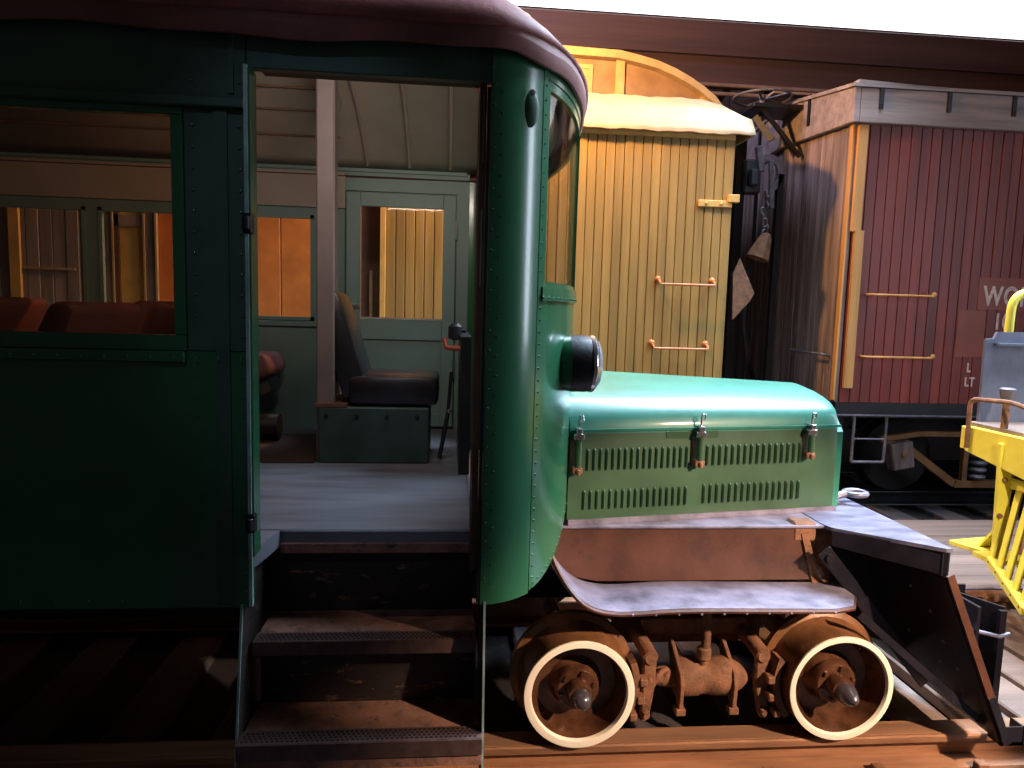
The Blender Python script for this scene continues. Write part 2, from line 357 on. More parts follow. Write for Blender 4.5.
def railbus():
    R = empty('railbus', (-.4, YC, 0)); tag(R, 'dark green railbus with open doorway, hood and white-rimmed wheels', 'railbus')
    # ---- side body left of the door
    zb, zt = .787, 2.585
    XL = -3.4; XD = -.605
    m = MB()
    m.box(XL, XD, YN, YN+.035, zb, 1.60)                      # lower panel
    body = m.build('lower_side_panel', 'green', R, bevel=.004)
    MB().box(XL, XD, YN, YN+.035, 2.325, zt).build('upper_side_panel', 'darkgreen', R, bevel=.004)
    MB().box(-.787, XD, YN, YN+.035, 1.60, 2.325).build('side_pillar_panel', 'darkgreen', R, bevel=.004)
    MB().box(-2.0, -1.8, YN, YN+.035, 1.60, 2.325).build('side_pillar_panel', 'darkgreen', R)
    MB().box(XL, -3.0, YN, YN+.035, 1.60, 2.325).build('side_pillar_panel', 'darkgreen', R)
    MB().box(XL, XD+.0, YN-.022, YN+.0, 2.315, 2.345).build('drip_rail', 'darkgreen', R, bevel=.004)
    MB().box(XL, -.79, YN-.018, YN, 1.565, 1.60).build('belt_rail', 'green', R, bevel=.004)
    MB().box(-.70, -.66, YN-.006, YN, zb+.01, 2.31).build('cover_strip', 'darkgreen', R)
    MB().box(-.655, -.64, YN-.005, YN, 2.36, zt-.02).build('cover_strip', 'darkgreen', R)
    for (a, b) in ((-1.8, -.787), (-3.0, -2.0)):
        wf = MB()
        wf.box(a, b, YN-.004, YN+.03, 1.60, 1.648).box(a, b, YN-.004, YN+.03, 2.292, 2.325)
        wf.box(a, a+.035, YN-.004, YN+.03, 1.648, 2.292).box(b-.035, b, YN-.004, YN+.03, 1.648, 2.292)
        f = wf.build('side_window', 'green', R, bevel=.003)
        MB().box(a+.035, b-.035, YN+.010, YN+.014, 1.648, 2.292).build('pane', 'gloss_win', f)
    # door frame
    MB().box(-.604, -.592, YN-.012, YN+.06, .96, 2.436).build('door_jamb', 'green', R)
    MB().box(-.608, -.598, YN-.020, YN-.004, .80, 2.44).build('door_edge_strip', 'strip', R)
    MB().box(XD, .125, YN, YN+.035, 2.436, zt).build('door_header', 'darkgreen', R, bevel=.003)
    MB().box(-.575, .10, YN+.035, YN+.10, 2.445, 2.475).build('door_track', 'brown', R)
    MB().box(.085, .105, YN+.02, YN+.20, .90, 2.436).build('door_jamb', 'brown', R)
    MB().box(.106, .116, YN-.004, YN+.02, .80, 2.42).build('door_edge_strip', 'black', R)
    MB().box(.094, .098, YN+.012, YN+.016, 2.20, 2.40).build('weather_strip', 'cream', R)
    MB().box(.094, .098, YN+.012, YN+.016, 1.82, 2.06).build('weather_strip', 'cream', R)
    for z in (2.005-.02, 1.07, 1.93):
        if z > 1.95 or z < 1.2:
            h = MB().box(-.612, -.585, YN-.03, YN+.0, z-.03, z+.03).cyl((-.60, YN-.035, z-.02), (-.60, YN-.035, z+.02), .012).build('door_hinge', 'black', R, bevel=.003)
    # ---- front bow
    zbf = lambda a: .787 + .012*min(1, a/22) + (max(0, min(1, (a-23)/34))**1.6)*.16
    wall_curve(0, 22.3, .79, 2.56, n=10).build('corner_column', 'green', R, smooth=True)
    MB().box(.118, .121, YN-.004, YN+.03, .79, 2.55).build('seam_strip', 'darkgreen', R)
    zz = lambda a: zbf(a) if a < 90 else zbf(180-a)
    wall_curve(22.7, 157.3, zz, 1.80, n=40).build('front_lower_panel', 'green', R, smooth=True)
    wall_curve(22.5, 24.7, 1.80, 2.56, off=.002, n=2).build('front_post', 'green', R, smooth=True)
    wall_curve(24.7, 157.3, 2.49, 2.57, n=40).build('front_header', 'green', R, smooth=True)
    wall_curve(157.3, 180, .79, 2.56, n=10).build('corner_column', 'green', R, smooth=True)
    for (a, b) in ((71, 75), (151, 157.3)): wall_curve(a, b, 1.80, 2.49, off=.004, n=3).build('front_post', 'green', R, smooth=True)
    wall_curve(24.7, 71, 1.785, 1.83, off=.008, n=16).build('window_sill', 'green', R, smooth=True)
    for (a, b) in ((24.7, 71), (75, 151)):
        sash = wall_curve(a, b, 1.83, 1.848, off=-.004, thick=.02, n=14)
        s2 = wall_curve(a, b, 2.46, 2.49, off=-.004, thick=.02, n=14); sash.add(s2.v, s2.f)
        for (c, d) in ((a, a+2), (b-2, b)):
            s3 = wall_curve(c, d, 1.848, 2.46, off=-.004, thick=.02, n=2); sash.add(s3.v, s3.f)
        so = sash.build('windshield_frame', 'green', R, smooth=True)
        wall_curve(a+2, b-2, 1.848, 2.46, off=-.012, thick=.003, n=14).build('pane', 'clearglass', so, smooth=True)
    # ---- bulges and marker light plate on the column
    c = bow(16, .004)
    mk = MB().lathe((c.x, c.y, 2.375), (.25, -1, 0), [(-.01, .030), (.004, .029), (.010, .020), (.012, .001)], n=24)
    for v_ in mk.v: v_.z = 2.375+(v_.z-2.375)*1.9
    mk.v = [v_+Vector((.25, -1, 0)).normalized()*-.005 for v_ in mk.v]
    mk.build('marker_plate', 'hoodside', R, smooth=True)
    MB().lathe((c.x+.003, c.y-.014, 2.42), (.25, -1, 0), [(-.004, .011), (.004, .009), (.007, .001)], n=12).build('screw', 'chrome', R, smooth=True)  # added chrome stud that stands for a bright highlight on the plate
    # ---- far side body
    zf0, zf1 = 1.65, 2.31
    far = MB()
    far.box(XL, XB, YF-.03, YF, .96, zf0).box(XL, XB, YF-.03, YF, zf1, 2.62)
    holes = [(-2.98, -2.225), (-2.15, -1.33), (-1.235, -.855)]
    xs = [XL, -2.98, -2.225, -2.15, -1.33, -1.235, -.855, -.66]
    for i in range(0, len(xs), 2): far.box(xs[i], xs[i+1], YF-.03, YF, zf0, zf1)
    # doorway of cab
    fo = MB()
    fo.box(XL, -.665, YF-.03, YF, .80, zf0).box(XL, XB, YF-.03, YF, 2.475, 2.64)
    fo.box(XL, -.665, YF-.03, YF, zf1, 2.475).box(.045, XB, YF-.03, YF, .80, 2.475)
    for i in range(0, len(xs)-1, 2): fo.box(xs[i], xs[i+1] if xs[i+1] != -.66 else -.665, YF-.03, YF, zf0, zf1)
    fo.build('far_side_wall', 'teal', R)
    MB().box(XL, .1, YF-.045, YF-.03, 2.59, 2.63).build('cornice', 'teal', R)
    MB().box(XL, -.665, YF-.05, YF-.03, 1.61, 1.645).build('window_ledge', 'teal', R, bevel=.004)
    MB().box(XL, .12, YF, YF+.004, .8, 2.6)  # (kept thin: outer skin is the wall itself)
    for (a, b) in holes:
        m = MB().box(a, b, YF-.04, YF-.01, zf0, zf0+.022).box(a, b, YF-.04, YF-.01, zf1-.022, zf1).box(a, a+.022, YF-.04, YF-.01, zf0, zf1).box(b-.022, b, YF-.04, YF-.01, zf0, zf1)
        f = m.build('side_window', 'teal', R)
        MB().box(a+.022, b-.022, YF-.026, YF-.023, zf0+.022, zf1-.022).build('pane', 'clearglass', f)
    # cab door in the far wall
    MB().box(-.70, -.60, YF-.012, YF, .8, 2.52).box(-.02, .08, YF-.012, YF, .8, 2.52).box(-.60, -.02, YF-.012, YF, 2.42, 2.52).box(-.60, -.02, YF-.012, YF, .8, 1.02).build('door_stop', 'darkgreen', R)
    d = MB(); y0, y1 = YF-.045, YF-.012
    d.box(-.655, -.565, y0, y1, .975, 2.465).box(-.045, .035, y0, y1, .975, 2.465).box(-.565, -.045, y0, y1, 2.38, 2.465).box(-.565, -.045, y0, y1, 1.54, 1.675).box(-.565, -.045, y0, y1, .975, 1.06)
    dr = d.build('cab_door', 'teal', R, bevel=.003)
    MB().box(-.565, -.045, YF-.030, YF-.018, 1.06, 1.54).build('door_panel', 'teal', dr)
    MB().box(-.565, -.045, YF-.030, YF-.027, 1.675, 2.38).build('pane', 'clearglass', dr)
    MB().box(-.565, -.045, YF-.052, YF-.044, 1.675, 1.683).box(-.567, -.560, YF-.050, YF-.044, 1.675, 2.38).build('glazing_bead', 'cream', dr)
    MB().box(.028, .045, YF-.058, YF-.044, 2.19, 2.31).build('hinge', 'darkgreen', dr)
    MB().box(.028, .045, YF-.058, YF-.044, 1.30, 1.42).build('hinge', 'darkgreen', dr)
    MB().cyl((-.62, YF-.045, 1.75), (-.62, YF-.075, 1.75), .014).beam((-.62, YF-.075, 1.75), (-.57, YF-.075, 1.755), .012, .014).build('latch_handle', 'chrome', dr)
    # ---- interior ceiling: curved headlining + ribs
    def ceil(X0, X1):
        def fn(u, v):
            y = 2.235+(YF-.03-2.235)*v; q = abs((y-YC)/(1.19))
            return Vector((X0+(X1-X0)*u, y, 2.60+.33*(1-q**2.4)))
        return fn
    MB().grid(ceil(XL, .25), 1, 28).build('headlining', 'cream', R, smooth=True, solid=.01)
    def fnose(u, v):
        y = 2.35+(4.47-2.35)*v; q = abs((y-YC)/1.19); zc = 2.60+.33*(1-q**2.4)
        xm = XB+(A-.04)*math.sqrt(max(0, 1-((y-YC)/1.2)**2))
        return Vector((.25+(max(xm-.06, .26)-.25)*u, y, zc-.012+(2.50-zc)*u**1.1))
    MB().grid(fnose, 8, 24).build('headlining', 'cream', R, smooth=True, solid=.01)
    rib0 = None
    for x in (-.52, -.26, -.005, .20):
        pts = []
        for i in range(25):
            v = .02+.96*i/24; p = ceil(x, x)(0, v); pts.append((p.x, p.y, p.z-.012))
        rb = MB().tube(pts, .012, 6)
        if rib0 is None: rib0 = rb.build('ceiling_rib', 'cream', R, smooth=True); rx = x
        else: inst(rib0, (x-rx, 0, 0), R)
    sl0 = None
    for j, y in enumerate((3.9, 4.12, 4.34, 3.68, 3.46)):
        q = abs((y-YC)/1.19); z = 2.60+.33*(1-q**2.4)-.012
        MB().box(XL, -.66, y-.004, y+.004, z-.004, z+.006).build('ceiling_seam_strip', 'brown', R)
    # interior header beam above partition and letterboard left of post
    MB().box(XL, -.66, YF-.05, YF-.03, 2.36, 2.58).build('letterboard', 'cream', R)
    # ---- floor, partition post
    fl = MB()
    fl.box(-3.3, .10, 2.455, YF-.03, .90, .96)
    fl.build('vestibule_floor', 'floor', R, bevel=.006)
    MB().prism([(-3.3, YN+.036, .90), (-.612, YN+.036, .90), (-.577, 2.455, .90), (-3.3, 2.455, .90)], (0, 0, .059)).build('floor_edge', 'floor', R)
    MB().box(-.577, .10, 2.448, 2.462, .875, .915).build('floor_nosing', 'tread', R, bevel=.004)
    MB().box(.10, .50, 2.9, 3.9, .90, .96).build('cab_floor', 'floor', R)
    MB().box(-3.2, -.66, 3.52, 4.30, .96, .968).build('aisle_dark_sheet', 'brownfloor', R)  # thin sheet, darker brown than the floor around it
    MB().box(-.655, -.565, 3.56, 3.66, .96, 2.90).build('partition_post', 'post', R, bevel=.008)
    MB().prism([(-.66, 3.66, 2.62), (-.66, 4.05, 2.86), (-.66, 3.66, 2.88)], (.06, 0, 0)).build('corner_gusset', 'cream', R)
    MB().box(-.64, -.60, 3.66, 4.5, .96, 1.62).build('partition_panel', 'brown', R)
    # ---- driver's seat
    sb = MB().box(-.64, -.09, 3.53, 4.02, .96, 1.245)
    seat = sb.build('driver_seat', 'box', R, bevel=.006)
    mc = MB().box(-.50, -.045, 3.55, 4.00, 1.25, 1.405); cu = mc.build('cushion', 'leather', seat, smooth=True, bevel=.035)
    bp = [(-.52, 1.27), (-.60, 1.52), (-.615, 1.76), (-.595, 1.825), (-.555, 1.815), (-.51, 1.70), (-.46, 1.52), (-.415, 1.38), (-.43, 1.32)]
    MB().prism([(x, 3.57, z) for x, z in bp], (0, .40, 0)).build('backrest', 'leather', seat, smooth=True, bevel=.018)
    for i in range(4): MB().cyl((-.60+i*.15, 3.532, 1.20), (-.60+i*.15, 3.522, 1.20), .010, n=8).build('screw', 'black', seat)
    MB().box(-.66, -.50, 3.53, 4.02, 1.245, 1.262).build('seat_board', 'brown', seat)
    # ---- levers
    lv = MB().cyl((-.035, 3.62, .97), (.005, 3.66, 1.20), .012, n=10).cyl((.005, 3.66, 1.20), (.02, 3.68, 1.42), .010, n=10).build('brake_lever', 'black', R, smooth=True)
    MB().lathe((.012, 3.655, 1.215), (0, 0, 1), [(-.014, .002), (-.008, .012), (0, .014), (.008, .012), (.014, .002)], n=12).build('knob', 'chrome', lv, smooth=True)
    cv = MB().cyl((.09, 3.6, 1.64), (.01, 3.6, 1.64), .012, n=10).lathe((.035, 3.6, 1.63), (0, 0, 1), [(-.04, .012), (-.03, .035), (.03, .035), (.045, .018)], n=16).build('control_valve', 'black', R, smooth=True)
    MB().tube([(.08, 3.58, 1.555), (.04, 3.57, 1.55), (-.01, 3.57, 1.555), (-.02, 3.58, 1.60)], .014, 8).build('valve_handle', 'redgrip', cv, smooth=True)
    MB().box(.06, .11, 3.3, 4.0, .96, 1.62).build('control_stand', 'black', R)
    # ---- passenger seats (tops show in the window)
    def pseat(x, y0, y1, top):
        b = [(x-.50, 1.30), (x-.50, 1.41), (x-.05, 1.42), (x+.03, 1.30)]
        s = MB().prism([(p, y0, z) for p, z in b], (0, y1-y0, 0)).build('passenger_seat', 'maroon', R, smooth=True, bevel=.03)
        bk = [(x-.02, 1.36), (x+.10, top-.02), (x+.07, top+.012), (x+.01, top), (x-.14, 1.42)]
        MB().prism([(p, y0, z) for p, z in bk], (0, y1-y0, 0)).build('backrest', 'maroon', s, smooth=True, bevel=.028)
        MB().box(x-.42, x-.36, y0+.1, y1-.1, .96, 1.30).box(x-.05, x-.0, y0+.1, y1-.1, .96, 1.30).build('seat_leg', 'black', s)
    for x, y0, y1, t in ((-1.42, 2.62, 3.2, 1.73), (-2.30, 2.62, 3.2, 1.73)): pseat(x, y0, y1, t)
    pseat(-1.62, 3.75, 4.5, 1.74); pseat(-2.5, 3.75, 4.5, 1.74)
    s = MB().prism([(-1.35, 3.9, 1.30), (-1.35, 3.9, 1.45), (-1.04, 3.9, 1.46), (-1.0, 3.9, 1.36), (-1.06, 3.9, 1.30)], (0, .6, 0)).build('passenger_seat', 'maroon', R, smooth=True, bevel=.03)
    MB().prism([(-1.36, 3.9, 1.40), (-1.26, 3.9, 1.42), (-1.24, 3.9, 1.74), (-1.30, 3.9, 1.76), (-1.36, 3.9, 1.72)], (0, .6, 0)).build('backrest', 'maroon', s, smooth=True, bevel=.02)
    MB().prism([(-1.25, 3.95, .96), (-1.18, 3.95, .96), (-1.15, 3.95, 1.15), (-1.03, 3.95, 1.24), (-1.05, 3.95, 1.31), (-1.25, 3.95, 1.31)], (0, .5, 0)).build('seat_leg', 'black', s)
    MB().cyl((-1.16, 4.1, 1.045), (-.96, 4.1, 1.045), .075, n=20).build('heater_drum', 'black', R, smooth=True)
    # ---- roof: maroon canvas dome
    OV = .055
    def outline(u):   # u 0..1 from back-left along near side, round the nose, to far side
        if u < .35:
            return Vector((XL+(XB-XL)*u/.35, YN-OV, 0))
        if u > .65:
            return Vector((XB+(XL-XB)*(u-.65)/.35, YF+OV, 0))
        th = 180*(u-.35)/.30; return bow(th, OV-.038*math.sin(math.radians(th)))
    def roof(u, v):
        p = outline(u); sp = Vector((min(p.x, -.55), YC, 0)); q = p.lerp(sp, v)
        z = 2.58+.42*(1-(1-v)**3.4)
        return Vector((q.x, q.y, z))
    m = MB(); m.grid(roof, 90, 16)
    rf = m.build('roof', 'roof', R, smooth=True)
    md = rf.modifiers.new('solid', 'SOLIDIFY'); md.thickness = .02; md.offset = 0
    def edge(u, v):
        p = outline(u); c = Vector((min(p.x, -.55), YC, 0)); d = (c-p).normalized()
        k = v*2*PI; q = p+d*(.018-.018*math.cos(k)); sag = .006*math.sin(u*60)+.004*math.sin(u*143)
        return Vector((q.x, q.y, 2.558+.042*math.sin(k)+sag))
    MB().grid(edge, 120, 10).build('roof_edge', 'gutter', R, smooth=True)
    # soffit closing between wall and roof
    def soff(u, v):
        p = outline(u); c = Vector((min(p.x, -.55), YC, 0)); q = p+(c-p).normalized()*(.005+.12*v); return Vector((q.x, q.y, 2.54+.02*v))
    MB().grid(soff, 90, 2).build('soffit', 'gutter', R, smooth=True)
    # ---- rivets (small, joined)
    rv = MB()
    def dome(p, d, r=.0055): rv.lathe(p, d, [(0, r), (r*.5, r*.8), (r*.8, r*.1)], n=6)
    for i in range(26): dome((-3.2+i*.1, YN, .815), (0, -1, 0))
    for i in range(40): dome((-3.2+i*.066, YN-.018, 1.582), (0, -1, 0), .005)
    for i in range(26):
        z = .84+i*.062
        dome((-.625, YN, z), (0, -1, 0), .005)
        if z > 1.65 or z < 1.55: dome((-.76, YN, z), (0, -1, 0), .005)
        dome((.128, YN-.003, z+.04), (0, -1, 0), .005); p = bow(4.3); dome((p.x, p.y, z+.02), (.03, -1, 0), .004)
    for a in (24.2,):
        for i in range(24):
            p = bow(a); dome((p.x, p.y, .84+i*.04), (p.x-XB, p.y-YC, 0), .0045)
        for i in range(14):
            p = bow(23.7, .002); dome((p.x, p.y, 1.88+i*.045), (p.x-XB, p.y-YC, 0), .004)
    for i in range(12):
        a = 25+i*3.2; p = bow(a, .009); dome((p.x, p.y, 1.795), (p.x-XB, p.y-YC, 0), .0045)
        a = 25+i*2.9; p = bow(a); dome((p.x, p.y, zbf(a)+.018), (p.x-XB, p.y-YC, 0), .0045)
    tag(rv.build('rivets', 'green', R, smooth=True), kind='stuff')
    # ---- door steps
    ZS = [.39, .65]
    st = MB().box(-.628, .128, 2.10, 2.36, .362, .388).build('step', 'tread', R, bevel=.004)
    g = MB().box(-.63, .13, 2.094, 2.165, .386, .393).box(-.63, .13, 2.09, 2.098, .34, .392)
    gp = g.build('perforated_nosing', 'grate', st)
    st2 = MB().box(-.617, .112, 2.25, 2.5, .622, .648).build('step', 'tread', R, bevel=.004)
    gp2 = MB().box(-.617, .112, 2.245, 2.31, .646, .652).box(-.617, .112, 2.242, 2.25, .605, .651).build('perforated_nosing', 'grate', st2)
    # little raised rings of the perforated plates, joined
    for gpo, zz_, ya, yb, x0, x1 in ((gp, .393, 2.102, 2.158, -.62, .12), (gp2, .652, 2.252, 2.303, -.607, .102)):
        r_ = MB(); ny = 4; nx = 48
        for j in range(ny):
            for i in range(nx):
                x = x0+(x1-x0)*(i+.25+.5*(j % 2))/nx; y = ya+(yb-ya)*(j+.5)/ny
                r_.cyl((x, y, zz_-.001), (x, y, zz_+.0012), .0052, n=6)
        tag(r_.build('holes', 'black', gpo), kind='stuff')
    MB().box(-.615, .115, 2.335, 2.355, .388, .625).build('step_riser', 'riser', R)
    MB().box(-.610, .105, 2.49, 2.51, .648, .90).build('step_riser', 'riser', R)
    for s, x in ((-1, -.632), (1, .130)):
        MB().prism([(x, 2.205, .79), (x, 2.09, .20), (x, 2.36, .20), (x, 2.55, .62), (x, 2.55, .90), (x, 2.205, .90)], (.008*s, 0, 0)).build('step_side_plate', 'riser', R)
        MB().beam((x+.004*s, 2.200, .80), (x+.004*s, 2.086, .16), .010, .007, (1, 0, 0)).build('step_edge_iron', 'strip' if s > 0 else 'strip', R)
    MB().box(-.63, .13, 2.10, 2.11, .30, .34).build('step_riser', 'tread', R)
    # ---- underframe
    MB().box(-3.3, .1, 2.95, 3.05, .42, .62).box(-3.3, 1.5, 3.78, 3.88, .42, .62).build('frame_sill', 'black', R)
    MB().box(-3.3, .3, 2.60, 4.5, .68, .88).build('floor_framing', 'black', R)
    MB().box(.45, 1.75, 2.98, 3.10, .50, .80).build('frame_sill', 'black', R)
    MB().box(.1, .95, 3.05, 3.12, .45, .9).build('frame_web', 'black', R)
    # ---- hood
    def hy(u, y0): return y0+.22*u*(YC-y0)/(YC-2.78)
    prof = [(2.78, .875), (2.78, 1.255), (2.783, 1.275), (2.795, 1.32), (2.83, 1.368), (2.90, 1.402), (3.0, 1.428), (3.15, 1.452), (3.41, 1.475)]
    prof = prof+[(2*YC-y, z) for y, z in prof[-2::-1]]
    def hp(u, k):
        y, z = prof[k]; yy = hy(u, y) if y <= YC else 2*YC-hy(u, 2*YC-y); zz = z-(.052*u*max(0, min(1, (z-1.275)/.2)))
        fr = 1.0
        if u > .985: fr = .985
        x = .50+1.275*u
        return Vector((x, YC+(yy-YC)*fr, .87+(zz-.87)*(.992 if u > .985 else 1)))
    us = [0, .2, .4, .6, .8, .9, .95, .98, 1.0]
    vs = [hp(u, k) for u in us for k in range(len(prof))]; n = len(prof)
    fs = [(i*n+k, (i+1)*n+k, (i+1)*n+k+1, i*n+k+1) for i in range(len(us)-1) for k in range(n-1)]
    fs.append(tuple((len(us)-1)*n+k for k in range(n)))
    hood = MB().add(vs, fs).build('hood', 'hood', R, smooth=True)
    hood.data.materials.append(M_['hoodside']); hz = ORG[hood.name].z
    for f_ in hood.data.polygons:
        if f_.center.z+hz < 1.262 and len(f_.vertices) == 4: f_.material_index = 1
    # crease ledge between lid and side
    MB().beam((.505, 2.777, 1.270), (1.785, 2.997, 1.270), .008, .010).build('hood_hinge_strip', 'hood', hood)
    MB().beam((.505, 2.775, .886), (1.785, 2.995, .886), .008, .022).build('hood_foot_strip', 'steel', hood)
    # faint raised name plate outline on side
    def side(u, z, d=0): return Vector((.50+1.29*u, 2.78+.22*u-d, z))
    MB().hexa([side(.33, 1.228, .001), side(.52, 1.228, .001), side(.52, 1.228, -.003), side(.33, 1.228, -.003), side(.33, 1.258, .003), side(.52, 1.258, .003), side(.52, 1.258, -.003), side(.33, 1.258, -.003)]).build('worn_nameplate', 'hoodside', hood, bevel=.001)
    # louvers: each one a pressed half-round
    def louver(z0, z1):
        u = .1; m = MB(); x0, y0 = 0, 0; dirx = Vector((1.29, .22, 0)).normalized(); nrm = Vector((.22, -1.29, 0)).normalized()
        ring = []
        for j, (z, s) in enumerate(((z0, .0), (z0+.006, .8), (z0+.014, 1), (z1-.014, 1), (z1-.006, .8), (z1, 0))):
            for a in range(5):
                t = a/4; w_ = .014*(t-.3); d = (.011*math.sin(PI*min(1, t*1.0)) if t < .8 else .009*(1-t)/.2)*s
                ring.append(dirx*w_+nrm*(d+.0005)+Vector((0, 0, z)))
        fs = [(j*5+a, j*5+a+1, (j+1)*5+a+1, (j+1)*5+a) for j in range(5) for a in range(4)]
        return m.add(ring, fs)
    def louver_row(ua, ub, n, z0, z1):
        o = None
        for i in range(n):
            u = ua+(ub-ua)*i/(n-1); p = side(u, 0)
            if o is None:
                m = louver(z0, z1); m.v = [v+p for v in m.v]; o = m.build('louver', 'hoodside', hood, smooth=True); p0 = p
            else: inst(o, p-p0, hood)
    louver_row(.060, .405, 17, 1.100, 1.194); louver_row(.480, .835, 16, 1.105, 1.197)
    louver_row(.052, .408, 17, .935, 1.019); louver_row(.475, .838, 16, .938, 1.025)
    # hood latches
    for i, (u, zt_, zb_) in enumerate(((.026, 1.325, 1.105), (.448, 1.345, 1.118), (.868, 1.355, 1.14))):
        p = side(u, 0, .028); k = 1.0
        m = MB().cyl((p.x, p.y, zb_+.02), (p.x, p.y, 1.235), .0145, n=12)
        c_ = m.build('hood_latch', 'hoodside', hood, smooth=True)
        MB().box(p.x-.022, p.x+.022, p.y-.012, p.y+.03, 1.235, 1.262).box(p.x-.012, p.x+.014, p.y-.014, p.y+.03, 1.262, 1.285).build('clamp', 'chrome', c_, bevel=.004)
        MB().tube([(p.x, p.y+.005, 1.28), (p.x, p.y+.005, 1.315), (p.x+.003, p.y+.006, 1.335), (p.x+.016, p.y+.006, 1.335), (p.x+.018, p.y+.005, 1.315), (p.x+.004, p.y+.005, 1.31)], .004, 6).build('wire_ring', 'chrome', c_, smooth=True)
        MB().box(p.x-.024, p.x+.018, p.y-.012, p.y+.032, zb_-.008, zb_+.018).cyl((p.x, p.y-.014, zb_-.012), (p.x, p.y-.014, zb_+.012), .010, n=8).build('latch_foot', 'rust', c_, bevel=.003)
        MB().box(p.x-.03, p.x-.016, p.y+.022, p.y+.03, zb_, 1.235).build('latch_strap', 'rust', c_)
    # radiator shell on the nose (turned away from the camera)
    rs = MB().prism([(1.775, YC-.40, .89), (1.775, YC-.40, 1.24), (1.775, YC-.30, 1.34), (1.775, YC, 1.40), (1.775, YC+.30, 1.34), (1.775, YC+.40, 1.24), (1.775, YC+.40, .89)], (.03, 0, 0)).build('radiator_shell', 'hood', R)
    # ---- headlight
    hl = MB().lathe((.36, 2.57, 1.56), (1, 0, 0), [(0, .004), (.01, .045), (.03, .080), (.06, .099), (.085, .104)], n=36).build('headlight', 'green', R, smooth=True)
    MB().lathe((.445, 2.57, 1.56), (1, 0, 0), [(0, .104), (.015, .1055), (.065, .1055), (.078, .103)], n=36).build('drum', 'black', hl, smooth=True)
    MB().lathe((.523, 2.57, 1.56), (1, 0, 0), [(0, .106), (.012, .107), (.022, .100), (.024, .094)], n=36).build('chrome_rim', 'chrome', hl, smooth=True)
    MB().lathe((.545, 2.57, 1.56), (1, 0, 0), [(0, .094), (.012, .085), (.022, .055), (.027, .001)], n=36).build('lens', 'lens', hl, smooth=True)
    MB().cyl((.41, 2.60, 1.46), (.44, 2.66, 1.42), .018, n=10).build('bracket', 'green', hl)
    # ---- frame shelf, apron, running board
    MB().hexa([(.46, 2.772, .862), (1.80, 2.772, .862), (1.80, 3.1, .862), (.46, 3.1, .862), (.46, 2.772, .874), (1.80, 2.772, .874), (1.80, 3.1, .874), (.46, 3.1, .874)]).build('frame_shelf', 'steel', R, bevel=.002)
    # apron with notched right end
    ap = [(.40, .862), (.40, .70), (.52, .655), (.64, .632), (1.66, .632), (1.60, .70), (1.545, .715), (1.525, .77), (1.535, .80), (1.575, .825), (1.585, .862)]
    MB().prism([(x, 2.785, z) for x, z in ap], (0, .01, 0)).build('apron', 'apron', R)
    MB().beam((1.53, 2.80, .84), (1.60, 2.80, .60), .03, .05, (0, 1, 0)).build('apron_bracket', 'rust', R)
    MB().box(1.52, 1.68, 2.82, 2.9, .45, .86).build('apron_back_plate', 'rust', R)
    # running board curled up at the body end
    path = [(.395, .93), (.405, .86), (.435, .775), (.485, .700), (.555, .645), (.64, .622), (.74, .620), (.86, .627), (1.0, .629), (1.25, .625), (1.69, .618)]
    pp = []
    from mathutils.geometry import interpolate_bezier
    for i in range(len(path)-1):
        a_, b_ = path[i], path[i+1]; p_ = path[i-1] if i else a_; n_ = path[i+2] if i+2 < len(path) else b_
        t1_ = ((b_[0]-p_[0])/6, (b_[1]-p_[1])/6); t2_ = ((n_[0]-a_[0])/6, (n_[1]-a_[1])/6)
        seg = interpolate_bezier((a_[0], a_[1], 0), (a_[0]+t1_[0], a_[1]+t1_[1], 0), (b_[0]-t2_[0], b_[1]-t2_[1], 0), (b_[0], b_[1], 0), 6)
        pp += [(q[0], q[1]) for q in seg[:-1]]
    pp.append(path[-1]); N = len(pp)
    def yn(x):  # near edge, rounded off at the front end and tucked at the rear
        e = 1.695-x
        return 2.515+(.0 if e > .16 else .17*(1-math.sqrt(max(0, 1-((.16-e)/.16)**2))))
    vs = []; fs = []
    for i, (x, z) in enumerate(pp):
        dx = pp[min(i+1, N-1)][0]-pp[max(i-1, 0)][0]; dz = pp[min(i+1, N-1)][1]-pp[max(i-1, 0)][1]; L = math.hypot(dx, dz); nx, nz = dz/L, -dx/L
        y0 = yn(x)+(.12*max(0, (.52-x)/.13) if x < .52 else 0); T = .018
        vs += [(x, y0, z), (x, 2.785, z), (x+nx*T, 2.785, z+nz*T), (x+nx*T, y0, z+nz*T)]
    for i in range(N-1):
        b = 4*i
        for k in range(4): fs.append((b+k, b+(k+1) % 4, b+4+(k+1) % 4, b+4+k))
    fs += [(0, 3, 2, 1), (4*N-4, 4*N-3, 4*N-2, 4*N-1)]
    rbd = MB().add(vs, fs).build('running_board', 'steel', R, smooth=True)
    ed = []
    for (x, z) in pp:
        y0 = yn(x)+(.12*max(0, (.52-x)/.13) if x < .52 else 0); ed.append((x, y0-.003, z-.012))
    MB().tube(ed, .0085, 6).build('board_edge', 'apron', rbd, smooth=True)
    rr = MB()
    for i in range(10): rr.lathe((.72+i*.09, 2.507, .608), (0, -1, 0), [(0, .006), (.004, .004), (.005, .001)], n=6)
    tag(rr.build('rivets', 'steel', rbd), kind='stuff')
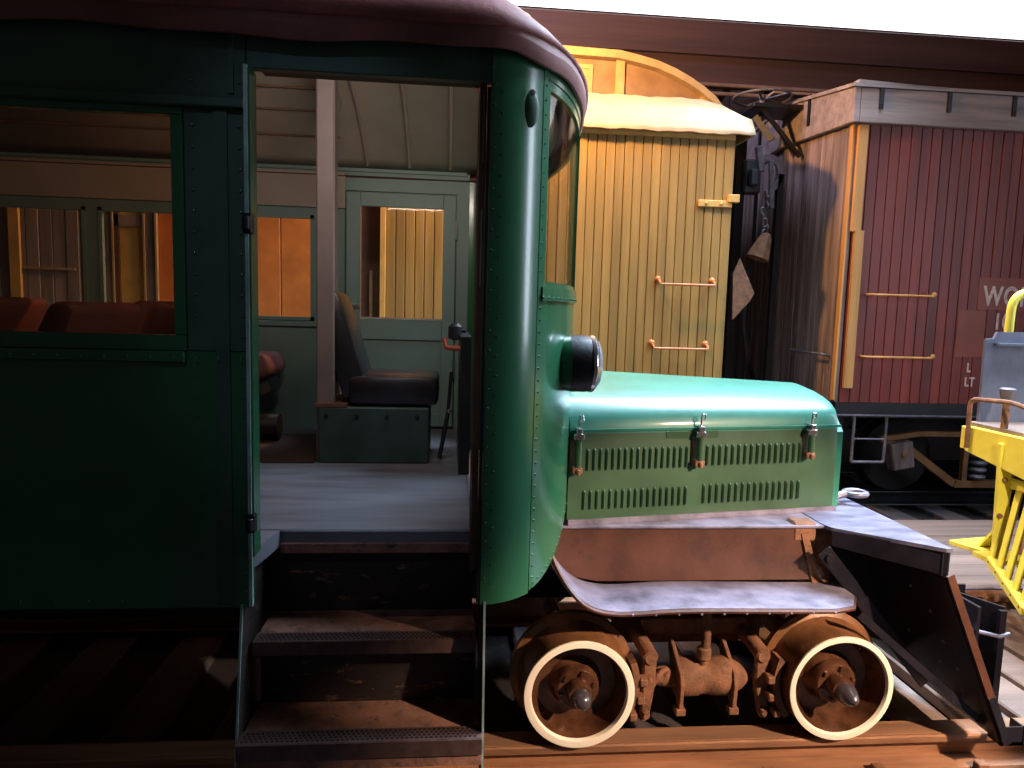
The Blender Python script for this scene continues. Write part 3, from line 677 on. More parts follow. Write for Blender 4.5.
    # ---- wheels
    for k, (x, z) in enumerate(((.546, .238), (1.640, .238))):
        c = (x, 2.60, z)
        W = MB().lathe(c, (0, 1, 0), [(0, .222), (.06, .224), (.140, .228), (.165, .236), (.178, .262), (.205, .264), (.208, .20), (.205, .10), (.205, .001)], n=64, cap=False)
        wh = W.build('wheel', 'wheelrust', R, smooth=True)
        # painted rim ring
        MB().lathe(c, (0, 1, 0), [(.004, .2235), (-.003, .2225), (-.004, .219), (-.004, .196+.005*k), (.004, .192+.004*k), (.02, .191)], n=64, cap=False).build('white_rim', 'white', wh, smooth=True)
        MB().lathe(c, (0, 1, 0), [(.006, .193), (.03, .188), (.075, .178), (.105, .165), (.115, .14), (.112, .11), (.085, .088), (.060, .080)], n=64, cap=False).build('dish', 'wheelface', wh, smooth=True)
        MB().lathe(c, (0, 1, 0), [(.075, .092), (.048, .088), (.040, .080), (.040, .050)], n=40, cap=False).build('hub_ring', 'wheelface', wh, smooth=True)
        hb = MB().lathe(c, (0, 1, 0), [(.045, .052), (-.01, .050), (-.018, .046)], n=32).build('hub', 'wheelface', wh, smooth=True)
        MB().lathe((x+.004, 2.60, z-.006), (0, 1, 0), [(-.01, .042), (-.035, .038), (-.055, .030), (-.066, .017), (-.070, .001)] if k == 0 else [(-.01, .046), (-.045, .040), (-.078, .026), (-.094, .012), (-.098, .001)], n=28).build('hub_cap', 'hub', hb, smooth=True)
        bt = None
        for i in range(6):
            a = 2*PI*i/6+.3
            o = MB().cyl((x+.070*math.cos(a), 2.645, z+.070*math.sin(a)), (x+.070*math.cos(a), 2.628, z+.070*math.sin(a)), .0095, n=6)
            o.build('bolt', 'wheelface', wh)
        # far wheel + axle
        inst_w = MB().lathe((x, 4.20, z), (0, -1, 0), [(0, .222), (.14, .228), (.165, .236), (.178, .262), (.205, .264), (.208, .10)], n=40).build('wheel', 'wheelrust', R, smooth=True)
        MB().cyl((x, 2.8, z), (x, 4.0, z), .045, n=16).build('axle', 'rust', R, smooth=True)
    # ---- truck with brake gear between the wheels
    MB().box(.75, 1.42, 2.90, 2.96, .30, .42).build('truck_frame', 'rust', R, bevel=.006)
    MB().box(.86, 1.34, 2.86, 3.9, .355, .43).build('truck_transom', 'rust', R, bevel=.006)
    gb = MB().lathe((0.99, 2.77, .215), (1, 0, 0), [(0, .078), (.01, .082), (.09, .080), (.10, .074), (.14, .074), (.15, .079), (.235, .082), (.245, .078)], n=28)
    gbo = gb.build('brake_cylinder', 'rust', R, smooth=True)
    MB().lathe((1.235, 2.77, .215), (1, 0, 0), [(0, .070), (.03, .062), (.06, .040), (.085, .018), (.088, .001)], n=24).build('end_cone', 'rust', gbo, smooth=True)
    MB().lathe((.99, 2.77, .215), (-1, 0, 0), [(0, .045), (.06, .042), (.10, .030), (.12, .034), (.125, .001)], n=20).build('end_cap', 'rust', gbo, smooth=True)
    for x in (.985, 1.215):
        MB().prism([(x, 2.685, .10), (x, 2.70, .10), (x, 2.86, .30), (x, 2.86, .345), (x, 2.83, .345), (x, 2.69, .26), (x, 2.675, .22)], (.018, 0, 0)).box(x-.012, x+.03, 2.68, 2.72, .085, .115).build('cylinder_strap', 'rust', gbo, bevel=.003)
    MB().tube([(1.10, 2.74, .29), (1.10, 2.73, .34), (1.105, 2.73, .40), (1.105, 2.74, .58)], .019, 10).lathe((1.10, 2.735, .335), (0, 0, 1), [(-.03, .02), (-.02, .03), (.02, .03), (.03, .02)], n=12).build('riser_pipe', 'rust', R, smooth=True)
    MB().tube(rounded([(.86, 2.72, .16), (.90, 2.72, .25), (.95, 2.74, .27), (.93, 2.74, .20)], .03), .012, 8).build('bent_link', 'rust', R, smooth=True)
    for sx, xa in ((1, .86), (-1, 1.345)):
        # hanger knuckle, lever, brake shoe
        kn = MB().cyl((xa-.015*sx*0, 2.70, .335), (xa-.03, 2.93, .385), .033, n=18).build('brake_hanger', 'rust', R, smooth=True)
        MB().cyl((xa, 2.690, .335), (xa, 2.70, .335), .026, n=14).build('pin', 'rust', kn)
        MB().prism([(xa-.028, 2.70, .34), (xa+.028, 2.70, .34), (xa+.024, 2.70, .20), (xa+.004*sx, 2.70, .06), (xa-.030*sx, 2.70, .05), (xa-.030, 2.70, .20)] if sx > 0 else
                   [(xa-.028, 2.70, .34), (xa+.028, 2.70, .34), (xa+.030, 2.70, .20), (xa+.035, 2.70, .05), (xa+.0, 2.70, .06), (xa-.026, 2.70, .20)], (0, .035, 0)).build('brake_lever', 'rust', kn, bevel=.006)
        MB().lathe((xa-.005*sx, 2.69, .235), (0, 1, 0), [(-.012, .012), (0, .018), (.03, .018)], n=8).build('bolt', 'rust', kn)
        MB().lathe((xa-.012*sx, 2.69, .09), (0, 1, 0), [(-.012, .012), (0, .018), (.03, .018)], n=8).build('bolt', 'rust', kn)
        MB().beam((xa+.02, 2.90, .375), (xa+.09*sx+.02, 2.88, .40), .05, .05).build('arm', 'rust', kn, bevel=.008)
        # shoe follows the wheel tread
        wx = .546 if sx > 0 else 1.640; pts = []
        sh = MB(); vs = []; fs = []
        for i in range(9):
            a = math.radians(-38+i*7.5) if sx > 0 else math.radians(180+38-i*7.5)
            for r in (.236, .262):
                for y in (2.66, 2.74): vs.append((wx+r*math.cos(a), y, .24+r*math.sin(a)))
        for i in range(8):
            b = 4*i
            for (p, q) in ((0, 1), (1, 3), (3, 2), (2, 0)): fs.append((b+p, b+q, b+4+q, b+4+p))
        fs += [(0, 1, 3, 2), (32, 33, 35, 34)]
        shoe = sh.add(vs, fs).build('brake_shoe', 'rust', R)
        for a0 in (-30, -14, 2):
            a = math.radians(a0) if sx > 0 else math.radians(180-a0)
            MB().box(wx+.276*math.cos(a)-.016, wx+.276*math.cos(a)+.016, 2.65, 2.70, .24+.276*math.sin(a)-.016, .24+.276*math.sin(a)+.016).build('shoe_lug', 'rust', shoe, bevel=.004)
    # ---- plow on the nose
    P = empty('plow', (2.0, 3.4, .08), R)
    yb0, yb1 = 2.49, 4.33
    MB().hexa([(2.262, yb0, .06), (2.277, yb0, .06), (2.277, yb1, .06), (2.262, yb1, .06), (1.935, yb0, .80), (1.95, yb0, .80), (1.95, yb1, .80), (1.935, yb1, .80)]).build('blade', 'plow', P)
    MB().beam((1.975, yb0-.002, .765), (2.20, yb0-.002, .255), .03, .022, (0, 1, 0)).build('blade_edge_iron', 'apron', P)
    MB().beam((2.20, yb0-.002, .255), (2.290, yb0-.002, .055), .03, .030, (0, 1, 0)).build('blade_toe', 'plow', P)
    # top plate: near edge runs from the frame corner out to the blade corner
    tp = [(1.61, 2.78, .862), (1.625, 2.735, .862), (1.94, 2.47, .862), (1.965, 2.47, .862), (1.965, 4.30, .862), (1.61, 4.05, .862)]
    MB().prism(tp, (0, 0, .0155)).build('top_plate', 'plowtop', P)
    MB().hexa([(1.62, 2.728, .80), (1.955, 2.468, .765), (1.955, 2.485, .765), (1.635, 2.74, .80), (1.62, 2.728, .870), (1.955, 2.468, .870), (1.955, 2.485, .870), (1.635, 2.74, .870)]).build('top_angle', 'plow', P, bevel=.004)
    MB().box(1.935, 1.965, 2.48, 4.3, .765, .862).build('top_angle', 'plow', P)
    MB().beam((1.575, 2.70, .79), (2.16, 2.80, .14), .062, .012, (0, 1, 0)).build('diagonal_brace', 'plow', P, bevel=.004)
    MB().cyl((1.60, 2.685, .76), (1.60, 2.74, .76), .018, n=12).build('brace_pin', 'black', P)
    MB().box(1.48, 1.585, 2.78, 2.86, .80, .885).build('rusty_bracket', 'rust', P, bevel=.01)
    MB().prism([(1.60, 3.0, .80), (1.93, 3.0, .80), (2.2, 3.0, .2), (1.75, 3.0, .35)], (0, .02, 0)).build('gusset_plate', 'plow', P)
    MB().box(1.55, 1.60, 2.95, 4.0, .45, .86).build('mounting_plate', 'plow', P)
    MB().beam((1.70, 2.62, .55), (2.24, 2.56, .10), .03, .02, (0, 1, 0)).build('lower_brace', 'plow', P)
    hk = MB().tube(rounded([(1.80, 3.10, .90), (1.84, 3.10, .91), (1.90, 3.11, .925)], .01), .018, 8).build('tow_eye_shank', 'steel', P)
    MB().tube([(1.955+.05*math.cos(a), 3.12+.045*math.sin(a), .925) for a in [2*PI*i/16 for i in range(17)]], .014, 8).build('tow_eye', 'steel', P, smooth=True)
    for i, (u, y) in enumerate(((.35, 2.66), (.52, 2.64), (.66, 2.60), (.70, 2.72), (.80, 2.62), (.62, 2.9), (.88, 2.70), (.25, 2.75))):
        x = 1.93+.325*u; z = .80-.74*u
        MB().lathe((x, y, z), (-1, 0, -.4), [(0, .008), (.005, .006), (.007, .001)], n=8).build('bolt', 'steel', P)
    for y in (2.55, 2.72, 2.92):
        MB().lathe((2.235, y, .11), (-1, 0, -.4), [(0, .018), (.012, .014), (.016, .004)], n=8).build('bolt', 'plow', P)
    # blade foot box + front coupler post
    MB().box(2.27, 2.37, 2.49, 2.56, .04, .055).box(2.27, 2.37, 2.49, 2.496, .04, .12).box(2.364, 2.37, 2.49, 2.56, .04, .12).build('toe_bracket', 'plow', P)
    MB().box(2.36, 2.375, 2.78, 3.05, .02, .50).box(2.375, 2.50, 3.035, 3.05, .02, .50).box(2.47, 2.50, 2.78, 2.80, .02, .48).prism([(2.375, 3.03, .02), (2.50, 2.80, .02), (2.51, 2.805, .02), (2.385, 3.04, .02)], (0, 0, .47)).build('front_post', 'plow', P)
    MB().tube([(2.28, 2.84, .395), (2.36, 2.80, .385), (2.47, 2.775, .365), (2.52, 2.78, .375)], .009, 8).build('tie_rod', 'steel', P, smooth=True)
    MB().box(2.30, 2.52, 2.85, 3.0, .16, .26).build('post_bracket', 'plow', P)
    return R

# ================================================================== OCHRE COACH
def coach():
    C = empty('ochre_coach', (.2, 7.5, 0)); tag(C, 'ochre wooden passenger coach with rounded clerestory roof, behind the green railbus', 'coach')
    Y = 6.2; XR = 2.50
    MB().box(-.55, XR-.02, Y+.03, 8.7, .95, 3.32).box(-2.95, -.55, Y+.15, 8.7, .95, 3.32).build('body_core', 'brown', C)
    n = 37; wdt = (XR+.55)/n
    p = MB().box(-.55+.003, -.55+wdt-.003, Y, Y+.03, 1.0, 3.36).build('plank', 'yellow', C, bevel=.004)
    for i in range(1, n): inst(p, (i*wdt, random.uniform(-.002, .002), 0), C)
    # end wall planks (turned towards the boxcar)
    q = MB().box(XR-.02, XR+.006, Y, Y+.13, 1.0, 3.36).build('plank', 'yellow', C, bevel=.004)
    for i in range(1, 18): inst(q, (0, i*.137, 0), C)
    MB().box(-2.95, XR+.02, Y-.02, 8.7, .84, 1.0).build('side_sill', 'brown', C)
    MB().box(-2.95, XR, Y-.015, Y+.0, 3.30, 3.36).build('eave_board', 'yellowtrim', C)
    # baggage door bay
    MB().box(-.78, -.55, Y+.05, Y+.08, 1.0, 3.3).build('door_post', 'brown', C)
    MB().box(-.69, -.665, Y+.03, Y+.05, 1.62, 2.06).build('door_rod', 'canvas', C)
    MB().box(-.60, -.55, Y-.02, Y+.05, 1.0, 3.3).build('door_post', 'yellowtrim', C, bevel=.004)
    bd = MB().box(-1.438, -.80, Y+.03, Y+.06, 1.0, 3.25).build('baggage_door', 'orange', C, bevel=.004)
    inst(bd, (-.645, 0, 0), C)
    inst(bd, (-1.0, -.012, 0), C)
    MB().box(-2.74, -2.55, Y+.0, Y+.10, 1.0, 3.25).build('yellow_panel', 'yellowtrim', C)
    for a, b, m in ((-2.95, -2.91, 'brown'), (-2.90, -2.87, 'canvas'), (-2.86, -2.80, 'greyplank'), (-2.80, -2.785, 'canvas'), (-2.78, -2.745, 'brown'), (-2.55, -2.535, 'canvas'), (-2.53, -2.46, 'greyplank'), (-2.455, -2.44, 'canvas')):
        MB().box(a, b, Y-.01-(.01 if m == 'canvas' else 0), Y+.08, 1.0, 3.3).build('door_post', m, C)
    MB().box(-2.78, -2.53, Y-.01, Y+.08, 2.36, 2.45).build('door_lintel', 'greyplank', C)
    # strap hinge and grab irons
    h = MB().box(2.19, 2.50, Y-.022, Y, 2.715, 2.775).build('strap_hinge', 'yellowtrim', C, bevel=.005)
    for x in (2.26, 2.40): MB().lathe((x, Y-.022, 2.745), (0, -1, 0), [(0, .016), (.008, .013), (.012, .002)], n=12).build('bolt', 'yellowtrim', h)
    MB().box(2.46, 2.56, Y-.04, Y+.02, 2.76, 2.83).build('hinge_block', 'yellowtrim', h, bevel=.005)
    for z, x0, x1 in ((2.03, 1.86, 2.36), (1.46, 1.83, 2.33)):
        g = MB().tube(rounded([(x0, Y, z+.035), (x0, Y-.075, z+.015), (x0, Y-.085, z-.01), (x1, Y-.085, z-.01), (x1, Y-.075, z+.015), (x1, Y, z+.035)], .02), .011, 8).build('grab_iron', 'grab', C, smooth=True)
        for x in (x0, x1): MB().lathe((x, Y, z+.035), (0, -1, 0), [(0, .03), (.02, .027), (.035, .010)], n=14).build('rosette', 'grab', g, smooth=True)
    # lower roof: canvas, drooping round the right end
    prof = [(6.15, 3.335), (6.153, 3.37), (6.18, 3.44), (6.25, 3.58), (6.5, 3.72), (7.0, 3.85)]
    ZE = 3.345; XE = 2.66
    def lr(u, v):
        # u along length; the last stretch bends down to the eave at the end
        x = -2.98+(XE+2.98)*u
        k = v*(len(prof)-1); i = min(int(k), len(prof)-2); f = k-i
        y = prof[i][0]*(1-f)+prof[i+1][0]*f; z = prof[i][1]*(1-f)+prof[i+1][1]*f
        e = max(0, (x-2.25)/(XE-2.25)); z = ZE+(z-ZE)*(1-e**1.8*.38)
        wob = .004*math.sin(x*31)+.004*math.sin(x*13)
        return Vector((x, y, z+wob))
    MB().grid(lr, 90, 20).build('lower_roof', 'canvas', C, smooth=True, solid=.02)
    MB().grid(lambda u, v: Vector((lambda p: (p.x, 15.0-p.y, p.z))(lr(u, v))), 60, 12).build('lower_roof', 'canvas', C, smooth=True, solid=.02)
    # closing cap of roof end
    ep = [(XE-.02, y, ZE+(z-ZE)*.64) for y, z in prof]
    ep += [(XE-.02, 15-y, z) for _, y, z in ep[::-1]]
    MB().prism(ep+[(XE-.02, 8.85, 3.33), (XE-.02, 6.16, 3.33)], (-.02, 0, 0)).build('roof_end', 'mould', C)
    # clerestory side, arched down at its end
    top = [(-3.0, 4.27), (1.1, 4.27), (1.60, 4.26), (1.80, 4.225), (1.98, 4.185), (2.15, 4.125), (2.31, 4.05), (2.44, 3.975), (2.56, 3.89), (2.64, 3.80), (2.68, 3.72)]
    wall = [(x, 7.0, z-.06) for x, z in top]
    MB().prism(wall+[(2.68, 7.0, 3.42), (-3.0, 7.0, 3.42)], (0, .03, 0)).build('clerestory_wall', 'clere', C)
    def cr(u, v):
        k = u*(len(top)-1); i = min(int(k), len(top)-2); f = k-i
        x = top[i][0]*(1-f)+top[i+1][0]*f; z = top[i][1]*(1-f)+top[i+1][1]*f
        y = 6.92+(8.08-6.92)*v; return Vector((x, y, z+.12*math.sin(PI*v)*min(1, (2.85-x)/1.2)))
    MB().grid(cr, 40, 10).build('clerestory_roof', 'canvas', C, smooth=True, solid=.02)
    # arched moulding following the top
    def strip(dz0, dz1, y0, y1, name, m):
        a = [(x, y0, z-dz0) for x, z in top]; b = [(x, y0, z-dz1) for x, z in top]
        vs = a+b+[(x, y1, z) for x, _, z in a]+[(x, y1, z) for x, _, z in b]; n = len(top); fs = []
        for i in range(n-1): fs += [(i, i+1, n+i+1, n+i), (2*n+i, 3*n+i, 3*n+i+1, 2*n+i+1), (i, 2*n+i, 2*n+i+1, i+1), (n+i, n+i+1, 3*n+i+1, 3*n+i)]
        return MB().add(vs, fs).build(name, m, C)
    strip(0, .07, 6.90, 7.0, 'arched_moulding', 'mould')
    MB().box(1.575, 1.665, 6.965, 7.0, 3.76, 4.2).build('clerestory_post', 'mould', C, bevel=.004)
    MB().prism([(2.42, 6.97, 3.80), (2.44, 6.97, 3.90), (2.48, 6.97, 3.90), (2.54, 6.97, 3.80)], (0, .03, 0)).build('clerestory_post', 'mould', C)
    for x in (.05, 1.08, -1.0):
        fr = MB().box(x-.04, x+.27, 6.975, 7.0, 4.10, 4.14).box(x-.04, x+.27, 6.975, 7.0, 3.78, 3.83).box(x-.04, x, 6.975, 7.0, 3.83, 4.10).box(x+.23, x+.27, 6.975, 7.0, 3.83, 4.10).build('clerestory_window', 'mould', C)
        MB().box(x, x+.23, 6.985, 6.99, 3.83, 4.10).build('pane', 'canvas', fr)
    # end platform
    MB().box(2.66, 2.89, 6.5, 8.5, .95, 1.05).build('end_platform', 'steel', C)
    MB().box(2.80, 2.88, 6.45, 6.53, .5, .95).build('platform_stanchion', 'black', C)
    MB().prism([(2.70, 6.5, 1.72), (2.68, 6.5, 2.15), (2.74, 6.5, 2.30), (2.90, 6.5, 1.98), (2.86, 6.5, 1.9)], (0, .02, 0)).build('hanging_flap', 'rust', C)
    # wheels/trucks underneath, mostly hidden behind railbus
    for x in (-2.0, 1.5):
        for dx in (-.6, .6):
            MB().lathe((x+dx, 6.70, .34), (0, 1, 0), [(0, .33), (.13, .335), (.15, .36), (.17, .36)], n=32).build('wheel', 'shadeiron', C, smooth=True)
        MB().box(x-.9, x+.9, 6.55, 6.66, .40, .52).build('truck_frame', 'black', C)

def left_boxcar():
    G = empty('grey_boxcar', (-5, 7.5, 0)); tag(G, 'grey-brown plank freight car seen through the railbus window at the far left', 'freight car')
    MB().box(-8.0, -3.06, 6.23, 8.7, .9, 3.5).build('body_core', 'brown', G)
    p = MB().box(-3.17, -3.07, 6.2, 6.23, .95, 3.45).build('plank', 'greyplank', G, bevel=.004)
    for i in range(1, 30): inst(p, (-i*.104, random.uniform(-.003, .003), 0), G)
    MB().box(-3.60, -3.52, 6.17, 6.2, .95, 3.45).build('door_post', 'yellowtrim', G)
    MB().box(-3.5, -3.1, 6.185, 6.2, 1.98, 2.0).build('door_rail', 'canvas', G)
    MB().box(-8.0, -3.06, 6.1, 8.8, 3.5, 3.6).build('roof', 'roof', G)
    MB().lathe((-4.0, 6.70, .34), (0, 1, 0), [(0, .33), (.13, .335), (.15, .36), (.17, .36)], n=24).build('wheel', 'black', G)

# ================================================================== WOODEN BOXCAR
def boxcar():
    C = empty('wooden_boxcar', (5.6, 7.5, 0)); tag(C, 'weathered oxide-red wooden boxcar with grey plank end, right of the ochre coach', 'boxcar')
    Y, X0, X1, YE = 6.2, 3.62, 7.6, 8.8
    MB().box(X0+.03, X1, Y+.03, YE-.03, .98, 3.55).build('body_core', 'brown', C)
    wdt = .0995
    p = MB().box(X0+.035, X0+.035+wdt-.005, Y, Y+.03, .98, 3.52).build('side_plank', 'red', C, bevel=.004)
    for i in range(1, 26): inst(p, (i*wdt, random.uniform(-.003, .003), 0), C)
    q = MB().box(X0-.012, X0+.02, Y, Y+.1095, .98, 3.60).build('end_plank', 'weather', C, bevel=.004)
    for i in range(1, 23): inst(q, (random.uniform(-.004, .004), i*.1135, 0), C)
    # side and end fascia
    MB().box(X0-.02, X1, Y-.07, Y+.0, 3.50, 3.80).build('fascia_board', 'fascia', C, bevel=.006)
    MB().prism([(X0-.08, Y-.07, 3.50), (X0-.08, Y-.07, 3.80), (X0-.08, 7.5, 4.0), (X0-.08, YE+.07, 3.80), (X0-.08, YE+.07, 3.50), (X0-.08, 7.5, 3.58)], (.06, 0, 0)).build('fascia_board', 'fascia', C, bevel=.006)
    for x in (3.79, 4.43, 5.055, 5.7):
        MB().box(x-.018, x+.018, Y-.085, Y-.07, 3.62, 3.80).box(x-.018, x+.018, Y-.085, Y+.08, 3.80, 3.812).lathe((x, Y-.085, 3.66), (0, -1, 0), [(0, .012), (.01, .006)], n=8).build('roof_strap', 'black', C)
    MB().box(X0-.095, X0-.08, 6.90, 6.94, 3.66, 3.96).build('roof_strap', 'black', C)
    # roof
    MB().prism([(X0-.1, Y-.09, 3.80), (X0-.1, 7.5, 4.0), (X0-.1, YE+.09, 3.80), (X0-.1, YE+.09, 3.83), (X0-.1, 7.5, 4.035), (X0-.1, Y-.09, 3.83)], (4.1, 0, 0)).build('roof', 'fascia', C)
    for k, (a, b) in enumerate(((7.28, 7.42), (7.44, 7.58), (7.60, 7.74))):
        MB().box(X0-.3, X1, a, b, 4.07, 4.095).build('running_board', 'fascia', C)
    for i in range(5): MB().box(X0+.3+i*.8, X0+.36+i*.8, 7.2, 7.8, 4.0, 4.07).build('running_board_cleat', 'fascia', C)
    MB().beam((X0+.0, 6.25, 3.88), (X0+1.4, 6.45, 3.90), .07, .03).build('loose_roof_board', 'fascia', C)
    MB().beam((X0+.15, 6.3, 3.90), (X1, 6.55, 3.93), .012, .012).build('roof_rod', 'pipe', C)
    # corner batten, in two lengths
    MB().beam((3.672, Y-.02, 3.49), (3.672, Y-.02, 2.55), .085, .035, (0, 1, 0)).build('corner_batten', 'batten', C)
    MB().beam((3.70, Y-.03, 2.56), (3.705, Y-.03, 1.12), .085, .035, (0, 1, 0)).build('corner_batten', 'batten', C)
    MB().box(X0-.03, X0-.012, Y+.0, Y+.055, 1.0, 3.5).build('corner_batten', 'batten', C)
    # grab irons
    for z, x0, x1 in ((1.985, 3.84, 4.46), (1.415, 3.83, 4.50)):
        g = MB().tube(rounded([(x0, Y, z), (x0, Y-.08, z), (x1, Y-.08, z), (x1, Y, z)], .02), .011, 8).build('grab_iron', 'batten', C, smooth=True)
        MB().lathe((x1-.01, Y-.075, z+.012), (0, 0, 1), [(-.02, .012), (0, .022), (.02, .018), (.026, .004)], n=10).build('knuckle', 'batten', g)
    g = MB().tube(rounded([(X0-.01, 6.33, 1.28), (X0-.01, 6.33, 1.40), (X0-.09, 6.33, 1.42), (X0-.09, 7.0, 1.42), (X0-.01, 7.0, 1.42)], .02), .011, 8).build('grab_iron', 'gear', C, smooth=True)
    # lettering and paint patches
    for (a, b, z0, z1) in ((4.76, 5.04, 1.43, 1.87), (4.94, 5.60, 1.88, 2.18)):
        MB().box(a, b, Y-.004, Y+.0, z0, z1).build('paint_patch', 'redpatch', C)
    def text(body, x, z, size, nm='lettering'):
        cu = bpy.data.curves.new(nm, 'FONT'); cu.body = body; cu.size = size; cu.extrude = .001; cu.offset = size*.028; cu.space_character = 1.12
        o = bpy.data.objects.new(nm, cu); COL.objects.link(o); cu.materials.append(M_['letter'])
        o.rotation_euler = (PI/2, 0, 0)
        bpy.context.view_layer.update(); me = bpy.data.meshes.new_from_object(o.evaluated_get(bpy.context.evaluated_depsgraph_get()))
        bpy.data.objects.remove(o); o = bpy.data.objects.new(nm, me); COL.objects.link(o)
        for v_ in me.vertices: v_.co = Vector((v_.co.x*.74, -v_.co.z, v_.co.y))
        put(o, (x, Y-.007, z), C); return o
    text('WORK', 4.99, 1.925, .25); text('10', 5.115, 1.70, .21); text('L', 4.89, 1.29, .12); text('LT', 4.88, 1.155, .12)
    # sills, steps, underbody
    MB().box(X0, X1, Y+.0, Y+.12, .84, .98).build('side_sill', 'black', C)
    MB().box(X0-.02, X1, Y-.06, Y-.04, .862, .874).build('sill_rod', 'gear', C)
    MB().box(X0, X0+.15, Y+.1, YE, .75, .98).build('end_sill', 'black', C)
    st = MB().tube(rounded([(3.80, Y-.03, .87), (3.80, Y-.03, .42), (4.12, Y-.03, .42), (4.12, Y-.03, .87)], .02), .014, 8).build('sill_step', 'gear', C, smooth=True)
    MB().cyl((3.80, Y-.03, .64), (4.12, Y-.03, .64), .008, n=8).build('rung', 'gear', st)
    MB().box(X0+.2, X1, 7.0, 7.15, .60, .90).box(X0+.2, X1, 7.85, 8.0, .60, .90).build('centre_sill', 'black', C)
    # arch bar truck
    T = MB()
    yt = 6.40
    T.beam((4.22, yt, .60), (4.62, yt, .66), .06, .05).beam((4.62, yt, .66), (5.6, yt, .66), .06, .05)
    T.beam((4.25, yt, .58), (4.50, yt, .52), .06, .05).beam((4.50, yt, .52), (5.02, yt, .16), .06, .07).beam((5.02, yt, .16), (5.55, yt, .16), .06, .07)
    T.beam((5.12, yt, .16), (5.12, yt, .66), .05, .05, (0, 1, 0)).beam((5.5, yt, .16), (5.9, yt, .5), .06, .07)
    tr = T.build('truck_frame', 'truck', C)
    jb = MB().prism([(4.28, yt-.10, .56), (4.50, yt-.10, .60), (4.54, yt-.10, .34), (4.33, yt-.10, .30)], (0, .12, 0)).build('journal_box', 'weather', tr, bevel=.01)
    MB().lathe((4.42, yt-.10, .47), (0, -1, 0), [(0, .035), (.015, .03), (.02, .01)], n=14).build('journal_lid', 'truck', jb)
    for i in range(4):
        a = MB().lathe((5.25, yt-.02, .22+.07*i), (0, 0, 1), [(0, .07), (.02, .085), (.045, .07)], n=20).build('spring', 'gear', tr, smooth=True)
    for x in (4.62, 5.95):
        MB().lathe((x, 6.72, .38), (0, 1, 0), [(0, .37), (.13, .375), (.15, .40), (.17, .40)], n=32).build('wheel', 'shadeiron', C, smooth=True)
    # coupling and brake gear between the cars, hung on the boxcar end
    K = empty('brake_gear', (3.3, 7.2, 2.5), C)
    c0 = (3.21, 7.3, 4.02); rr = .29
    bw = MB().tube([(c0[0]+rr*math.cos(a), c0[1]+rr*math.sin(a), c0[2]) for a in [2*PI*i/32 for i in range(33)]], .013, 8).build('brake_wheel', 'gear', K, smooth=True)
    sp = MB()
    for i in range(5):
        a = 2*PI*i/5+.4; sp.beam((c0[0], c0[1], c0[2]-.02), (c0[0]+rr*math.cos(a), c0[1]+rr*math.sin(a), c0[2]), .022, .012)
    sp.cyl((c0[0], c0[1], c0[2]-.06), (c0[0], c0[1], c0[2]+.02), .035)
    # spokes belong to the wheel
    sp2 = sp.build('spokes', 'gear', K)
    MB().cyl((c0[0], c0[1], .9), (c0[0], c0[1], 4.0), .018).build('brake_staff', 'black', K)
    MB().box(3.02, 3.6, 7.05, 7.5, 3.86, 3.90).build('brakeman_step', 'black', K, bevel=.004)
    MB().beam((3.12, 7.1, 3.86), (3.56, 7.1, 3.40), .03, .04).build('step_brace', 'black', K)
    MB().beam((3.10, 7.2, 3.80), (3.25, 7.1, 3.55), .03, .06).build('step_brace', 'black', K)
    vs = [(3.20+.15*math.cos(a), 7.0, 3.20+.19*math.sin(a)) for a in [math.radians(-70+16*i) for i in range(16)]]
    vs2 = [(3.20+.09*math.cos(a), 7.0, 3.20+.12*math.sin(a)) for a in [math.radians(-70+16*i) for i in range(16)]]
    MB().prism(vs+vs2[::-1], (0, .03, 0)).build('ratchet_plate', 'gear', K)
    MB().box(2.92, 3.10, 6.95, 7.05, 2.98, 3.32).box(2.96, 3.06, 6.90, 6.95, 3.05, 3.22).build('gear_housing', 'black', K, bevel=.02)
    MB().beam((3.20, 6.98, 3.32), (3.24, 6.98, 2.85), .05, .03, (0, 1, 0)).build('ratchet_arm', 'gear', K, bevel=.006)
    MB().beam((3.05, 6.96, 3.45), (3.10, 6.96, 3.20), .07, .05, (0, 1, 0)).build('ratchet_arm', 'gear', K, bevel=.01)
    for i in range(9):   # chain links
        z = 2.98-i*.055; x = 3.17+.03*math.sin(i*1.3)
        a_ = (1, 0) if i % 2 else (0, 1)
        pts = [(x+.025*math.cos(t)*a_[0], 6.98+.025*math.cos(t)*a_[1], z+.042*math.sin(t)) for t in [2*PI*k/12 for k in range(13)]]
        MB().tube(pts, .011, 6).build('chain_link', 'gear', K, smooth=True)
    MB().lathe((3.21, 6.98, 2.60), (-.35, 0, -1), [(0, .03), (.03, .06), (.12, .085), (.27, .12), (.272, .10), (.2, .001)], n=9).build('bell_cap', 'rust', K)
    MB().tube(rounded([(3.05, 7.0, 2.3), (3.02, 7.0, 1.7), (3.12, 7.05, 1.3), (3.3, 7.3, 1.1)], .1), .025, 8).build('air_hose', 'black', K, smooth=True)
    MB().box(3.02, 3.12, 7.4, 7.55, .9, 3.7).box(3.3, 3.36, 7.0, 7.06, .95, 3.2).build('end_post', 'black', K)
    MB().box(3.0, 3.6, 7.35, 7.65, .72, .95).build('coupler', 'black', K, bevel=.02)

